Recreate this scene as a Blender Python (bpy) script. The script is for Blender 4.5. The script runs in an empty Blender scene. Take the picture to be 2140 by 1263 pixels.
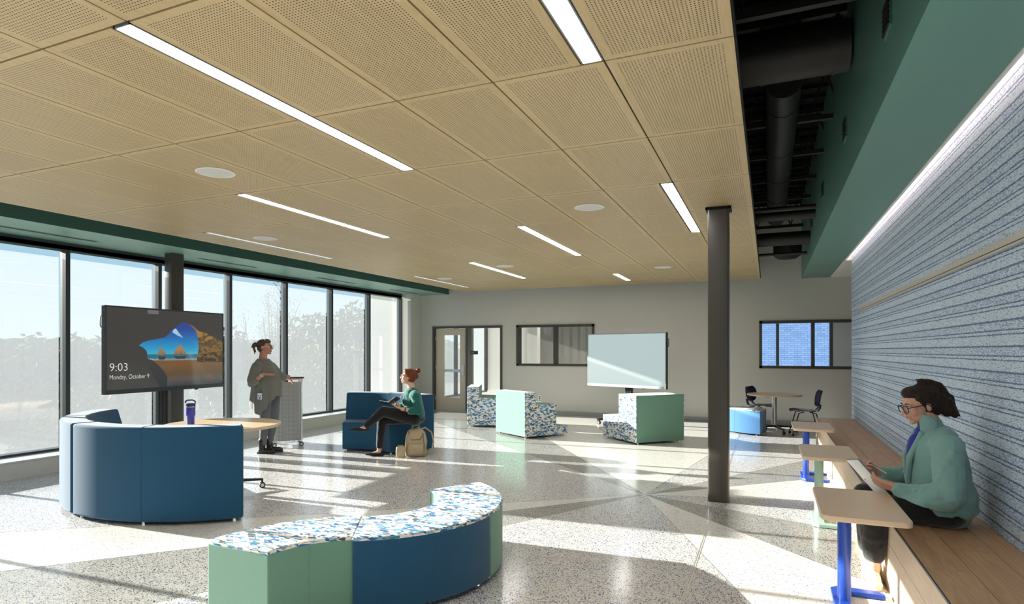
import bpy, bmesh, math, random
from mathutils import Vector, Matrix
R = math.radians
random.seed(7)
SC = bpy.context.scene
COL = SC.collection

# ------------------------------------------------------------------ camera
cam_d = bpy.data.cameras.new('camera'); cam = bpy.data.objects.new('camera', cam_d); COL.objects.link(cam)
cam.location = (0, 0, 1.53); cam.rotation_euler = (R(90), 0, R(24.0))
cam_d.sensor_width = 36; cam_d.lens = 1294.3 / 2140 * 36
cam_d.shift_x = 0.01916; cam_d.shift_y = 0.0475; cam_d.clip_end = 2000
SC.camera = cam
# ------------------------------------------------------------------ colour management
SC.view_settings.view_transform = 'Standard'; SC.view_settings.look = 'None'
SC.view_settings.gamma = 1; SC.view_settings.use_curve_mapping = False
SC.view_settings.exposure = 0.08
SUN_E, SKY_E, LAMP_E, COVE_E, BACKROOM_E = 36.0, 0.97, 29.0, 5.5, 5.0
# ------------------------------------------------------------------ world
W = bpy.data.worlds.new('sky'); SC.world = W; W.use_nodes = True
nt = W.node_tree; nt.nodes.clear()
wo = nt.nodes.new('ShaderNodeOutputWorld'); wb = nt.nodes.new('ShaderNodeBackground')
tc = nt.nodes.new('ShaderNodeTexCoord'); sx = nt.nodes.new('ShaderNodeSeparateXYZ'); rp = nt.nodes.new('ShaderNodeValToRGB')
nt.links.new(tc.outputs['Generated'], sx.inputs[0]); nt.links.new(sx.outputs[2], rp.inputs[0])
rp.color_ramp.elements[0].position = 0.0; rp.color_ramp.elements[0].color = (.62, .76, .84, 1)
rp.color_ramp.elements[1].position = 0.55; rp.color_ramp.elements[1].color = (.20, .42, .80, 1)
e = rp.color_ramp.elements.new(.16); e.color = (.40, .66, .86, 1)
nt.links.new(rp.outputs[0], wb.inputs[0]); wb.inputs[1].default_value = SKY_E
nt.links.new(wb.outputs[0], wo.inputs[0])
# ------------------------------------------------------------------ sun (low morning sun square to the glazing)
sd = bpy.data.lights.new('sun', 'SUN'); so = bpy.data.objects.new('sun', sd); COL.objects.link(so)
sd.energy = SUN_E; sd.angle = R(.53); sd.color = (1, .945, .86)
el, azi = R(16.0), R(2.6)
dv = Vector((math.cos(azi) * math.cos(el), math.sin(azi) * math.cos(el), -math.sin(el)))
so.rotation_euler = dv.to_track_quat('-Z', 'Y').to_euler(); so.location = (-20, 5, 10)

# ================================================================== helpers
def tag(o, label=None, cat=None, group=None, kind=None):
    if label: o['label'] = label
    if cat: o['category'] = cat
    if group: o['group'] = group
    if kind: o['kind'] = kind
    return o
def empty(name, loc=(0, 0, 0), rz=0, parent=None):
    o = bpy.data.objects.new(name, None); COL.objects.link(o); o.location = loc; o.rotation_euler = (0, 0, rz)
    o.empty_display_size = .1
    if parent: o.parent = parent
    return o
def boxuv(me):
    uv = me.uv_layers.new(name='UVMap').data
    for p in me.polygons:
        n = p.normal; ax = max(range(3), key=lambda i: abs(n[i]))
        for li in p.loop_indices:
            co = me.vertices[me.loops[li].vertex_index].co
            if ax == 0: uv[li].uv = (co.y, co.z)
            elif ax == 1: uv[li].uv = (co.x, co.z)
            else: uv[li].uv = (co.x, co.y)
class MB:
    def __init__(s): s.bm = bmesh.new()
    def face(s, vs):
        try: return s.bm.faces.new(vs)
        except ValueError: return None
    def box(s, x0, x1, y0, y1, z0, z1, M=None):
        P = [Vector((x, y, z)) for z in (z0, z1) for x, y in ((x0, y0), (x1, y0), (x1, y1), (x0, y1))]
        if M: P = [M @ p for p in P]
        v = [s.bm.verts.new(p) for p in P]
        for f in ((3, 2, 1, 0), (4, 5, 6, 7), (0, 1, 5, 4), (1, 2, 6, 5), (2, 3, 7, 6), (3, 0, 4, 7)): s.bm.faces.new([v[i] for i in f])
        return s
    def quad(s, *P):
        s.bm.faces.new([s.bm.verts.new(Vector(p)) for p in P]); return s
    def rings(s, rings, cap0=True, cap1=True, close=True):
        V = [[s.bm.verts.new(p) for p in r] for r in rings]; n = len(V[0])
        for a, b in zip(V, V[1:]):
            for i in range(n if close else n - 1):
                j = (i + 1) % n; s.face([a[i], a[j], b[j], b[i]])
        if cap0: s.face(V[0][::-1])
        if cap1: s.face(V[-1])
        return s
    def cyl(s, p0, p1, r0, r1=None, n=16):
        r1 = r0 if r1 is None else r1; p0 = Vector(p0); p1 = Vector(p1); d = (p1 - p0).normalized()
        u = d.orthogonal().normalized(); w = d.cross(u)
        return s.rings([[p + (u * math.cos(2 * math.pi * i / n) + w * math.sin(2 * math.pi * i / n)) * r for i in range(n)] for p, r in ((p0, r0), (p1, r1))])
    def tube(s, pts, r, n=10, taper=None):
        pts = [Vector(p) for p in pts]; rs = []; u = None
        for i, p in enumerate(pts):
            d = (pts[min(i + 1, len(pts) - 1)] - pts[max(i - 1, 0)]).normalized()
            if u is None: u = d.orthogonal().normalized()
            else: u = (u - d * u.dot(d)).normalized()
            w = d.cross(u); rr = r[i] if isinstance(r, (list, tuple)) else r
            rs.append([p + (u * math.cos(2 * math.pi * k / n) + w * math.sin(2 * math.pi * k / n)) * rr for k in range(n)])
        return s.rings(rs)
    def lathe(s, prof, c=(0, 0), n=32, cap0=True, cap1=True):
        return s.rings([[Vector((c[0] + r * math.cos(2 * math.pi * i / n), c[1] + r * math.sin(2 * math.pi * i / n), z)) for i in range(n)] for r, z in prof], cap0, cap1)
    def prism(s, poly, z0, z1, M=None):
        a = [Vector((x, y, z0)) for x, y in poly]; b = [Vector((x, y, z1)) for x, y in poly]
        if M: a = [M @ p for p in a]; b = [M @ p for p in b]
        return s.rings([a, b])
    def arc(s, c, prof, a0, a1, n=24):
        """sweep a closed (r,z) profile along an arc, angles in degrees"""
        rs = []
        for i in range(n + 1):
            a = R(a0 + (a1 - a0) * i / n)
            rs.append([Vector((c[0] + r * math.cos(a), c[1] + r * math.sin(a), z)) for r, z in prof])
        return s.rings(rs)
    def ell(s, c, r, M=None, n=16, m=10):
        c = Vector(c); rs = []
        for j in range(m + 1):
            t = math.pi * (j + (.001 if j == 0 else -.001 if j == m else 0)) / m
            ring = [Vector((r[0] * math.sin(t) * math.cos(2 * math.pi * i / n), r[1] * math.sin(t) * math.sin(2 * math.pi * i / n), -r[2] * math.cos(t))) for i in range(n)]
            if M: ring = [M @ p for p in ring]
            rs.append([c + p for p in ring])
        return s.rings(rs)
    def cap(s, p0, p1, r0, r1, n=14, sc=(1, 1), up=None):
        """tapered capsule, sc flattens its section"""
        p0 = Vector(p0); p1 = Vector(p1); d = (p1 - p0).normalized()
        u = d.orthogonal().normalized() if up is None else (Vector(up) - d * Vector(up).dot(d)).normalized(); w = d.cross(u); rs = []
        for k in range(5):
            t = math.pi / 2 * k / 4.0; rs.append((p0 - d * r0 * math.cos(t) * .999, r0 * max(math.sin(t), .02)))
        for k in range(5):
            t = math.pi / 2 * (1 - k / 4.0); rs.append((p1 + d * r1 * math.cos(t) * .999, r1 * max(math.sin(t), .02)))
        return s.rings([[p + (u * math.cos(2 * math.pi * i / n) * sc[0] + w * math.sin(2 * math.pi * i / n) * sc[1]) * r for i in range(n)] for p, r in rs])
    def done(s, name, m, parent=None, smooth=False, bevel=0, seg=2, angle=35, mods=None):
        bm = s.bm; bmesh.ops.recalc_face_normals(bm, faces=bm.faces)
        me = bpy.data.meshes.new(name); bm.to_mesh(me); bm.free(); boxuv(me)
        if smooth:
            me.polygons.foreach_set('use_smooth', [True] * len(me.polygons)); me.set_sharp_from_angle(angle=R(angle))
        me.materials.append(m)
        o = bpy.data.objects.new(name, me); COL.objects.link(o)
        if parent: o.parent = parent
        if bevel:
            b = o.modifiers.new('bevel', 'BEVEL'); b.width = bevel; b.segments = seg; b.limit_method = 'ANGLE'; b.angle_limit = R(40)
            me.polygons.foreach_set('use_smooth', [True] * len(me.polygons))
            if not smooth: b.harden_normals = True
        return o
def dup(o, parent=None, loc=None, rz=None, label=None):
    c = o.copy(); COL.objects.link(c); c.parent = parent
    if loc is not None: c.location = loc
    if rz is not None: c.rotation_euler = (0, 0, rz)
    if label: c['label'] = label
    for ch in [x for x in list(bpy.data.objects) if x.parent == o and x != c]: dup(ch, c)
    return c
def struct(o): o['kind'] = 'structure'; return o

# ================================================================== materials
class N:
    def __init__(s, name):
        s.m = bpy.data.materials.new(name); s.m.use_nodes = True; s.t = s.m.node_tree; s.t.nodes.clear()
        s.out = s.t.nodes.new('ShaderNodeOutputMaterial'); s.b = None
    def n(s, typ, **kw):
        x = s.t.nodes.new('ShaderNode' + typ)
        for k, v in kw.items(): setattr(x, k, v)
        return x
    def l(s, a, b): s.t.links.new(a, b)
    def put(s, sock, v):
        if isinstance(v, bpy.types.NodeSocket): s.l(v, sock)
        elif isinstance(v, (tuple, list)) and len(v) == 3 and sock.type == 'RGBA': sock.default_value = (*v, 1)
        else: sock.default_value = v
    def math(s, op, a, b=None, c=None, clamp=False):
        x = s.n('Math', operation=op); x.use_clamp = clamp; s.put(x.inputs[0], a)
        if b is not None: s.put(x.inputs[1], b)
        if c is not None: s.put(x.inputs[2], c)
        return x.outputs[0]
    def bsdf(s, color=(.5, .5, .5), rough=.5, metal=0, spec=.5, **kw):
        b = s.n('BsdfPrincipled'); s.b = b; s.put(b.inputs['Base Color'], color); s.put(b.inputs['Roughness'], rough)
        b.inputs['Metallic'].default_value = metal; b.inputs['Specular IOR Level'].default_value = spec
        for k, v in kw.items(): s.put(b.inputs[k.replace('_', ' ')], v)
        s.l(b.outputs[0], s.out.inputs[0]); return b
    def co(s, kind='Object'):
        return s.n('TexCoord').outputs[kind]
    def map(s, v, scale=(1, 1, 1), loc=(0, 0, 0), rot=(0, 0, 0)):
        x = s.n('Mapping'); s.l(v, x.inputs[0]); s.put(x.inputs[1], loc); x.inputs[2].default_value = rot; x.inputs[3].default_value = scale; return x.outputs[0]
    def noise(s, v, scale, detail=3, rough=.5, dist=0):
        x = s.n('TexNoise'); s.l(v, x.inputs['Vector']); x.inputs['Scale'].default_value = scale; x.inputs['Detail'].default_value = detail
        x.inputs['Roughness'].default_value = rough; x.inputs['Distortion'].default_value = dist; return x.outputs[0]
    def ramp(s, f, stops, const=False):
        x = s.n('ValToRGB'); s.l(f, x.inputs[0]); cr = x.color_ramp
        if const: cr.interpolation = 'CONSTANT'
        while len(cr.elements) < len(stops): cr.elements.new(.5)
        for e, (p, c) in zip(cr.elements, stops): e.position = p; e.color = (*c, 1)
        return x.outputs[0]
    def mix(s, f, a, b, blend='MIX'):
        x = s.n('Mix', data_type='RGBA', blend_type=blend); s.put(x.inputs[0], f)
        s.put(x.inputs[6], (*a, 1) if isinstance(a, tuple) else a); s.put(x.inputs[7], (*b, 1) if isinstance(b, tuple) else b); return x.outputs[2]
    def bump(s, h, strength=.3, dist=.01):
        x = s.n('Bump'); x.inputs['Strength'].default_value = strength; x.inputs['Distance'].default_value = dist; s.l(h, x.inputs['Height'])
        s.l(x.outputs[0], s.b.inputs['Normal'])
def plain(name, c, rough=.5, metal=0, spec=.5, bump=0, bs=200, **kw):
    k = N(name); k.bsdf(c, rough, metal, spec, **kw)
    if bump: k.bump(k.noise(k.co(), bs), bump, .002)
    return k.m
def fabric(name, c, c2=None, weave=900, rough=.92):
    k = N(name); c2 = c2 or tuple(min(1, x * 1.5 + .02) for x in c)
    v = k.co(); a = k.noise(k.map(v, (weave, weave * .18, weave * .3)), 1, 2); b = k.noise(k.map(v, (weave * .18, weave, weave)), 1, 2)
    f = k.math('MULTIPLY', k.math('ADD', a, b), .5)
    col = k.mix(k.math('MULTIPLY_ADD', f, 3.0, -1.0, clamp=True), c, c2)
    k.bsdf(col, rough, 0, .25, Sheen_Weight=.25, Sheen_Roughness=.5); k.bump(f, .25, .001); return k.m
def emit(name, c, s, base=(.8, .8, .8)):
    k = N(name); k.bsdf(base, .5); k.put(k.b.inputs['Emission Color'], c); k.b.inputs['Emission Strength'].default_value = s; return k.m
def wood(name, c1, c2, axis='Y', scale=1, rough=.45, holes=None, contrast=1.0, spec=.4):
    """grain runs along axis of the object's own space"""
    k = N(name); v = k.co(); oi = k.n('ObjectInfo')
    rnd = k.n('CombineXYZ'); k.l(k.math('MULTIPLY', oi.outputs['Random'], 37.0), rnd.inputs[0]); k.l(k.math('MULTIPLY', oi.outputs['Random'], 91.0), rnd.inputs[1]); k.l(k.math('MULTIPLY', oi.outputs['Random'], 13.0), rnd.inputs[2])
    va = k.n('VectorMath', operation='ADD'); k.l(v, va.inputs[0]); k.l(rnd.outputs[0], va.inputs[1]); vv = va.outputs[0]
    st = {'Y': (9, .9, 9), 'X': (.9, 9, 9), 'Z': (9, 9, .9)}[axis]; fi = {'Y': (160, 3, 160), 'X': (3, 160, 160), 'Z': (160, 160, 3)}[axis]
    big = k.noise(k.map(vv, tuple(a * scale for a in st)), 1, 3, .55, .8)
    rings = k.math('FRACT', k.math('MULTIPLY', big, 9.0)); rings = k.math('ABSOLUTE', k.math('SUBTRACT', rings, .5))
    fine = k.noise(k.map(vv, fi), 1, 2)
    f = k.math('ADD', k.math('MULTIPLY', rings, .5 * contrast), k.math('MULTIPLY', fine, .5))
    f = k.math('ADD', f, k.math('MULTIPLY', k.math('SUBTRACT', oi.outputs['Random'], .5), .16)); f = k.math('MULTIPLY_ADD', f, 1.6, -.2, clamp=True)
    col = k.mix(f, c1, c2)
    if holes:
        hw, hh, nx, ny, p = holes; s = k.n('SeparateXYZ'); k.l(v, s.inputs[0])
        d2 = None; msk = None
        for out, n_ in ((s.outputs[0], nx), (s.outputs[1], ny)):
            q = k.math('DIVIDE', out, p)
            if n_ % 2 == 0: q = k.math('ADD', q, .5)
            fr = k.math('SUBTRACT', q, k.math('ROUND', q)); fr = k.math('MULTIPLY', fr, fr); d2 = fr if d2 is None else k.math('ADD', d2, fr)
            mm = k.math('LESS_THAN', k.math('ABSOLUTE', out), n_ * p / 2); msk = mm if msk is None else k.math('MULTIPLY', msk, mm)
        hole = k.math('MULTIPLY', k.math('LESS_THAN', d2, .048), msk)
        col = k.mix(hole, col, (.012, .010, .008))
    k.bsdf(col, rough, 0, spec); return k.m
def terrazzo(name, base, chips, dens, scale=85, rough=.17):
    k = N(name); v = k.co(); wob = k.n('TexNoise'); k.l(v, wob.inputs['Vector']); wob.inputs['Scale'].default_value = 130; wob.inputs['Detail'].default_value = 1
    va = k.n('VectorMath', operation='MULTIPLY_ADD'); k.l(wob.outputs[1], va.inputs[0]); va.inputs[1].default_value = (.005, .005, .005); k.l(v, va.inputs[2])
    col = k.mix(k.noise(v, 3, 2), base, tuple(x * .93 for x in base))
    for sc, dn, off in ((scale * 1.9, dens * .8, 5.3), (scale, dens, 0)):
        vo = k.n('TexVoronoi'); vo.inputs['Scale'].default_value = sc; k.l(k.map(va.outputs[0], loc=(off, off, 0)), vo.inputs['Vector'])
        sp = k.n('SeparateColor'); k.l(vo.outputs['Color'], sp.inputs[0])
        has = k.math('LESS_THAN', sp.outputs[0], dn); sz = k.math('MULTIPLY_ADD', sp.outputs[1], .28, .22)
        msk = k.math('MULTIPLY', has, k.math('LESS_THAN', vo.outputs['Distance'], sz))
        cc = k.ramp(sp.outputs[2], [(i / len(chips), c) for i, c in enumerate(chips)], True)
        col = k.mix(msk, col, cc)
    k.bsdf(col, rough, 0, .5); return k.m

M = {}
M['gray_wall'] = plain('painted_gray_wall', (.60, .595, .555), .7, spec=.3)
M['white_paint'] = plain('white_paint', (.78, .77, .74), .5)
M['green_dark'] = plain('green_soffit_paint', (.12, .265, .22), .38, spec=.5)
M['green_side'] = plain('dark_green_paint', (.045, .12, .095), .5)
M['black_paint'] = plain('black_plenum_paint', (.005, .005, .005), .6, spec=.2)
M['duct'] = plain('charcoal_duct_paint', (.014, .0135, .0125), .5)
M['alu_dark'] = plain('dark_bronze_aluminium', (.045, .055, .062), .38, .35)
M['alu_grey'] = plain('grey_aluminium', (.30, .33, .34), .4, .5)
M['steel_col'] = plain('charcoal_steel_paint', (.05, .045, .038), .35)
M['frame'] = plain('hollow_metal_frame_paint', (.055, .053, .048), .45)
M['chrome'] = plain('polished_chrome', (.75, .76, .78), .15, 1)
M['satin'] = plain('satin_steel', (.55, .56, .57), .35, .9)
M['blk_plastic'] = plain('black_plastic', (.015, .015, .016), .4)
M['blk_metal'] = plain('black_metal', (.02, .02, .022), .35, .4)
M['white_emit'] = emit('lamp_diffuser', (1, .965, .94), LAMP_E)
M['dim_emit'] = emit('faint_glow_lens', (1, .98, .94), .35)  # faint emission stands in for the grey tone of these lenses
M['cove_emit'] = emit('cove_strip', (1, .74, .64), COVE_E)
WC1, WC2 = (.50, .365, .19), (.40, .275, .13)
M['ceil'] = wood('perforated_ash', (.57, .44, .245), (.44, .33, .17), 'Y', holes=(.3, .6, 31, 68, .0165))
M['ceil_n'] = wood('perforated_ash_narrow', (.57, .44, .245), (.44, .33, .17), 'Y', holes=(.3, .6, 24, 68, .0165))
M['ceil_s'] = wood('perforated_ash_short', (.57, .44, .245), (.44, .33, .17), 'Y', holes=(.3, .4, 31, 40, .0165))
M['bench_top'] = wood('oak_plank', (.50, .32, .18), (.30, .175, .09), 'Y', .8, .4)
M['bench_front'] = wood('pale_oak_plank', (.62, .50, .36), (.48, .36, .24), 'Y', .8, .5, contrast=.7)
M['maple'] = wood('maple_laminate', (.68, .54, .39), (.60, .45, .31), 'X', .8, .35, contrast=.5)
M['table'] = wood('round_maple_laminate', (.60, .46, .30), (.52, .38, .23), 'X', .7, .3, contrast=.5)
M['blue_fab'] = fabric('navy_upholstery', (.007, .046, .108), (.018, .10, .195))
M['blue_fab2'] = fabric('sky_blue_upholstery', (.035, .115, .27), (.07, .19, .38))
M['navy_fab'] = fabric('deep_navy_upholstery', (.006, .024, .07), (.012, .05, .12))
M['mint_fab'] = fabric('mint_upholstery', (.115, .245, .185), (.165, .32, .25))
M['blue_pow'] = plain('cobalt_powder_coat', (.014, .065, .42), .3)
M['mint_pow'] = plain('mint_powder_coat', (.32, .50, .43), .35)
M['navy_plastic'] = plain('navy_shell', (.012, .014, .07), .4)
BC = [(.02, .04, .16), (.08, .16, .42), (.03, .03, .035), (.28, .33, .40), (.02, .05, .22)]
M['terA'] = terrazzo('terrazzo_pale', (.76, .75, .70), [(.35, .42, .55), (.12, .2, .45), (.5, .52, .55), (.2, .22, .28)], .27)
M['terB'] = terrazzo('terrazzo_blue', (.70, .69, .65), BC, .66)
M['terC'] = terrazzo('terrazzo_grey', (.42, .42, .39), [(.03, .03, .04), (.02, .03, .12), (.12, .13, .15), (.02, .02, .02)], .62)
M['terBase'] = terrazzo('terrazzo_base', (.42, .42, .39), BC, .5, 110, .4)
M['strip'] = plain('zinc_divider', (.12, .12, .11), .4, .3)
M['joint'] = plain('metal_joint', (.62, .60, .55), .35, .6)
M['stone'] = terrazzo('sill_stone', (.62, .62, .60), [(.4, .42, .45), (.3, .33, .4)], .5, 160, .3)
def glass():
    k = N('window_glass'); tr = k.n('BsdfTransparent'); k.put(tr.inputs[0], (.94, .975, .97)); gl = k.n('BsdfGlossy'); gl.inputs['Roughness'].default_value = .0
    fr = k.n('LayerWeight'); fr.inputs[0].default_value = .5; mx = k.n('MixShader'); k.l(k.math('MULTIPLY_ADD', k.math('POWER', fr.outputs[1], 5.0), .85, .06), mx.inputs[0]); k.l(tr.outputs[0], mx.inputs[1]); k.l(gl.outputs[0], mx.inputs[2]); k.l(mx.outputs[0], k.out.inputs[0]); return k.m
M['glass'] = glass()
def screen():
    k = N('solar_screen_mesh'); tr = k.n('BsdfTransparent'); tl = k.n('BsdfTranslucent'); k.put(tl.inputs[0], (.150, .160, .174)); df = k.n('BsdfDiffuse'); k.put(df.inputs[0], (.22, .22, .21))
    a = k.n('MixShader'); a.inputs[0].default_value = .25; k.l(tl.outputs[0], a.inputs[1]); k.l(df.outputs[0], a.inputs[2])
    mx = k.n('MixShader'); mx.inputs[0].default_value = .48; k.l(tr.outputs[0], mx.inputs[1]); k.l(a.outputs[0], mx.inputs[2]); k.l(mx.outputs[0], k.out.inputs[0]); return k.m
M['screen'] = screen()
def wallpaper():
    k = N('woven_blue_wallcovering'); s = k.n('SeparateXYZ'); k.l(k.co(), s.inputs[0]); y, z = s.outputs[1], s.outputs[2]
    row = k.math('FLOOR', k.math('DIVIDE', z, .0026)); wn = k.n('TexWhiteNoise', noise_dimensions='1D'); k.l(row, wn.inputs['W'])
    cell = k.math('FLOOR', k.math('ADD', k.math('DIVIDE', y, .019), k.math('MULTIPLY', wn.outputs[0], 50.0)))
    cv = k.n('CombineXYZ'); k.l(cell, cv.inputs[0]); k.l(row, cv.inputs[1]); w2 = k.n('TexWhiteNoise', noise_dimensions='2D'); k.l(cv.outputs[0], w2.inputs[0])
    t = k.math('FRACT', k.math('DIVIDE', k.math('ADD', z, .031), .149))
    def band(c, w): return k.math('SUBTRACT', 1.0, k.math('DIVIDE', k.math('ABSOLUTE', k.math('SUBTRACT', t, c)), w), clamp=True)
    lines = k.math('MAXIMUM', k.math('MAXIMUM', band(.10, .045), band(.26, .045)), band(.64, .06))
    mid = k.math('MULTIPLY', k.math('GREATER_THAN', t, .25), k.math('LESS_THAN', t, .66))
    dens = k.math('ADD', k.math('ADD', .16, k.math('MULTIPLY', mid, .20)), k.math('MULTIPLY', lines, .95))
    dens = k.math('ADD', dens, k.math('MULTIPLY', k.math('SUBTRACT', k.noise(k.map(k.co(), (1, .6, 3)), 1, 1), .5), .12))
    dash = k.math('LESS_THAN', w2.outputs[0], dens)
    col = k.mix(dash, (.54, .65, .75), k.mix(lines, (.18, .28, .46), (.06, .10, .20)))
    k.bsdf(col, .55, 0, .35); return k.m
M['wallpaper'] = wallpaper()
def shards():
    k = N('shard_pattern_fabric'); uv = k.co('UV')
    nz = k.n('TexNoise'); k.l(uv, nz.inputs['Vector']); nz.inputs['Scale'].default_value = 9; nz.inputs['Detail'].default_value = 0
    va = k.n('VectorMath', operation='MULTIPLY_ADD'); k.l(nz.outputs[1], va.inputs[0]); va.inputs[1].default_value = (.006, .006, 0); k.l(uv, va.inputs[2])
    col = (.74, .72, .67)
    pal = [(0, (.72, .70, .66)), (.50, (.03, .13, .34)), (.60, (.13, .31, .50)), (.70, (.04, .21, .27)), (.75, (.28, .30, .31)), (.85, (.09, .08, .068)), (.93, (.22, .44, .58))]
    first = True
    for rot, sx_, sy_, thr in ((.10, 24, 40, 1), (.88, 21, 31, .42), (-.35, 18, 54, .38)):
        v = k.map(uv if first else va.outputs[0], (sx_, sy_, 1), rot=(0, 0, rot)); s = k.n('SeparateXYZ'); k.l(v, s.inputs[0])
        fx = k.math('FLOOR', s.outputs[0]); sh = k.n('TexWhiteNoise', noise_dimensions='1D'); k.l(fx, sh.inputs['W'])
        yy = k.math('ADD', s.outputs[1], sh.outputs[0]); fy = k.math('FLOOR', yy)
        tri = k.math('GREATER_THAN', k.math('ADD', k.math('FRACT', s.outputs[0]), k.math('FRACT', yy)), 1.0)
        c1 = k.n('CombineXYZ'); k.l(fx, c1.inputs[0]); k.l(fy, c1.inputs[1]); w0 = k.n('TexWhiteNoise', noise_dimensions='2D'); k.l(c1.outputs[0], w0.inputs[0])
        tri = k.math('MULTIPLY', tri, k.math('GREATER_THAN', w0.outputs[0], .5))
        c2 = k.n('CombineXYZ'); k.l(fx, c2.inputs[0]); k.l(fy, c2.inputs[1]); k.l(tri, c2.inputs[2]); w = k.n('TexWhiteNoise', noise_dimensions='3D'); k.l(c2.outputs[0], w.inputs[0])
        cc = k.ramp(w.outputs[0], pal, True)
        if first: col = cc; first = False
        else:
            w3 = k.n('TexWhiteNoise', noise_dimensions='3D'); k.l(k.map(c2.outputs[0], loc=(9.5, 3.5, 1)), w3.inputs[0])
            col = k.mix(k.math('LESS_THAN', w3.outputs[0], thr), col, cc)
    k.bsdf(col, .85, 0, .25); return k.m
M['shards'] = shards()

# ================================================================== floor
CEN = (-1.2, 6.67)
fl = struct(MB().box(-8.8, 5.0, -6.0, 14.1, -.25, -.004).done('floor', M['terBase']))
def clip(poly, a, sign):
    n = (-math.sin(R(a)) * sign, math.cos(R(a)) * sign); out = []
    f = lambda p: (p[0] - CEN[0]) * n[0] + (p[1] - CEN[1]) * n[1]
    for i in range(len(poly)):
        p, q = poly[i], poly[(i + 1) % len(poly)]; a_, b_ = f(p), f(q)
        if a_ >= 0: out.append(p)
        if (a_ >= 0) != (b_ >= 0):
            t = a_ / (a_ - b_); out.append((p[0] + (q[0] - p[0]) * t, p[1] + (q[1] - p[1]) * t))
    return out
rect = [(-8.5, -6), (5, -6), (5, 14.08), (-8.5, 14.08)]
angs = [(-142.5, 'A'), (-131.5, 'C'), (-118.3, 'B'), (-67.2, 'A'), (-46.9, 'C'), (-20, 'B'), (14, 'A'), (44.2, 'C'), (60.8, 'B'), (82, 'A'), (123.2, 'C'), (137.2, 'B'), (217.5, None)]
for (a0, ty), (a1, _) in zip(angs, angs[1:]):
    poly = clip(clip(rect, a0, 1), a1, -1)
    MB().prism(poly, -.004, 0).done('terrazzo_panel', M['ter' + ty], fl)
    r_ = Matrix.Translation((CEN[0], CEN[1], 0)) @ Matrix.Rotation(R(a0), 4, 'Z')
    L = 3.0
    for t in range(400):
        L = 3 + t * .05; x, y = CEN[0] + L * math.cos(R(a0)), CEN[1] + L * math.sin(R(a0))
        if x < -8.17 or x > .69 or y < -6 or y > 14.0: break
    MB().box(0.05, L - .05, -.0018, .0018, -.003, .0006, r_).done('divider_strip', M['strip'], fl)
jm = MB()
for x in (-.487, -.473): jm.box(x, x + .006, -6, 6.6, -.003, .001); jm.box(x, x + .006, 6.84, 14.05, -.003, .001)
jm.done('control_joint', M['joint'], fl)

# ================================================================== walls
wb_ = MB(); Y0, Y1 = 14.08, 14.26
for x0, x1, z0, z1 in ((-9.2, -7.96, 0, 4.6), (-7.96, -6.0, 2.15, 4.6), (-6.0, -5.62, 0, 4.6), (-5.62, -3.68, 0, 1.16), (-5.62, -3.68, 2.15, 4.6), (-3.68, -.17, 0, 4.6), (-.17, 1.95, 0, 1.16), (-.17, 1.95, 2.15, 4.6), (1.95, 5.2, 0, 4.6)):
    wb_.box(x0, x1, Y0, Y1, z0, z1)
struct(wb_.done('wall_back', M['gray_wall']))
bb = MB()
for x0, x1 in ((-6.0, 5.0), (-8.3, -7.96)): bb.box(x0, x1, 14.065, 14.08, 0, .095)
struct(bb.done('baseboard_back', M['terBase'], bevel=.003))
struct(MB().box(-8.8, -8.3, 13.54, 14.08, 0, 2.97).done('wall_left', M['gray_wall']))
wl = struct(MB().box(-8.8, -8.17, -6, 13.54, 0, .195).done('trim_1', M['gray_wall']))
sl = MB().box(-8.8, -8.155, -6, 13.54, .195, .215).done('sill_slab', M['stone'], wl, bevel=.003)
wr = struct(MB().box(1.23, 1.45, -6, 11.47, 0, 4.6).done('wall_right', M['wallpaper']))
MB().box(1.229, 1.451, 11.47, 11.48, 0, 4.6).done('wall_end', M['gray_wall'], wr)
struct(MB().box(-8.8, 5.2, -6.2, -6, 0, 4.6).done('wall_front', M['gray_wall']))
struct(MB().box(5.0, 5.2, 11.47, 14.1, 0, 4.6).done('wall_far_right', M['gray_wall']))
struct(MB().box(1.45, 5.2, 11.3, 11.47, 0, 4.6).done('wall_alcove', M['gray_wall']))
tr = struct(MB().box(1.205, 1.23, -6, 10.5, 2.10, 2.155).done('trim_2', plain('rail_paint', (.50, .48, .42), .45), bevel=.002))
MB().box(1.2035, 1.2055, -6, 10.5, 2.112, 2.117).done('rail_groove', M['blk_plastic'], tr)
# soffits
sl_ = struct(MB().box(-8.8, -7.5, -6, 14.08, 2.97, 4.6).done('soffit_left', plain('green_soffit_lit', (.19, .35, .28), .45)))  # same green as the right soffit, with the stronger light painted in
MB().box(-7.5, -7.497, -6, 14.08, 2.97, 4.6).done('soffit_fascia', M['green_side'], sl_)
for y0, y1 in ((-2.5, -1.2), (.8, 2.1), (3.9, 5.36), (6.95, 8.15), (9.71, 10.95), (12.3, 13.45)):
    g = empty('slot_diffuser', (-8.1, (y0 + y1) / 2, 2.97))
    vis = y1 > 3
    tag(g, None, 'air diffuser', 'linear slot diffusers in the green soffit over the windows')
    h = (y1 - y0) / 2
    g['label'] = {3.9: 'black linear slot diffuser in green soffit nearest the camera, over the big curved sofa', 6.95: 'black linear slot diffuser in green soffit just past the window column', 9.71: 'black linear slot diffuser in green soffit, third window slot from the camera', 12.3: 'black linear slot diffuser in green soffit next to the far pier', .8: 'black linear slot diffuser in green soffit beside the camera', -2.5: 'black linear slot diffuser in green soffit behind the camera'}.get(y0, 'black linear slot diffuser in green soffit')
    f = MB().box(-.045, .045, -h, h, -.003, .0).done('frame', M['green_dark'], g)
    for x in (-.018, .018): MB().box(x - .012, x + .012, -h + .02, h - .02, -.004, -.003).done('slot', M['black_paint'], g)
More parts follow.
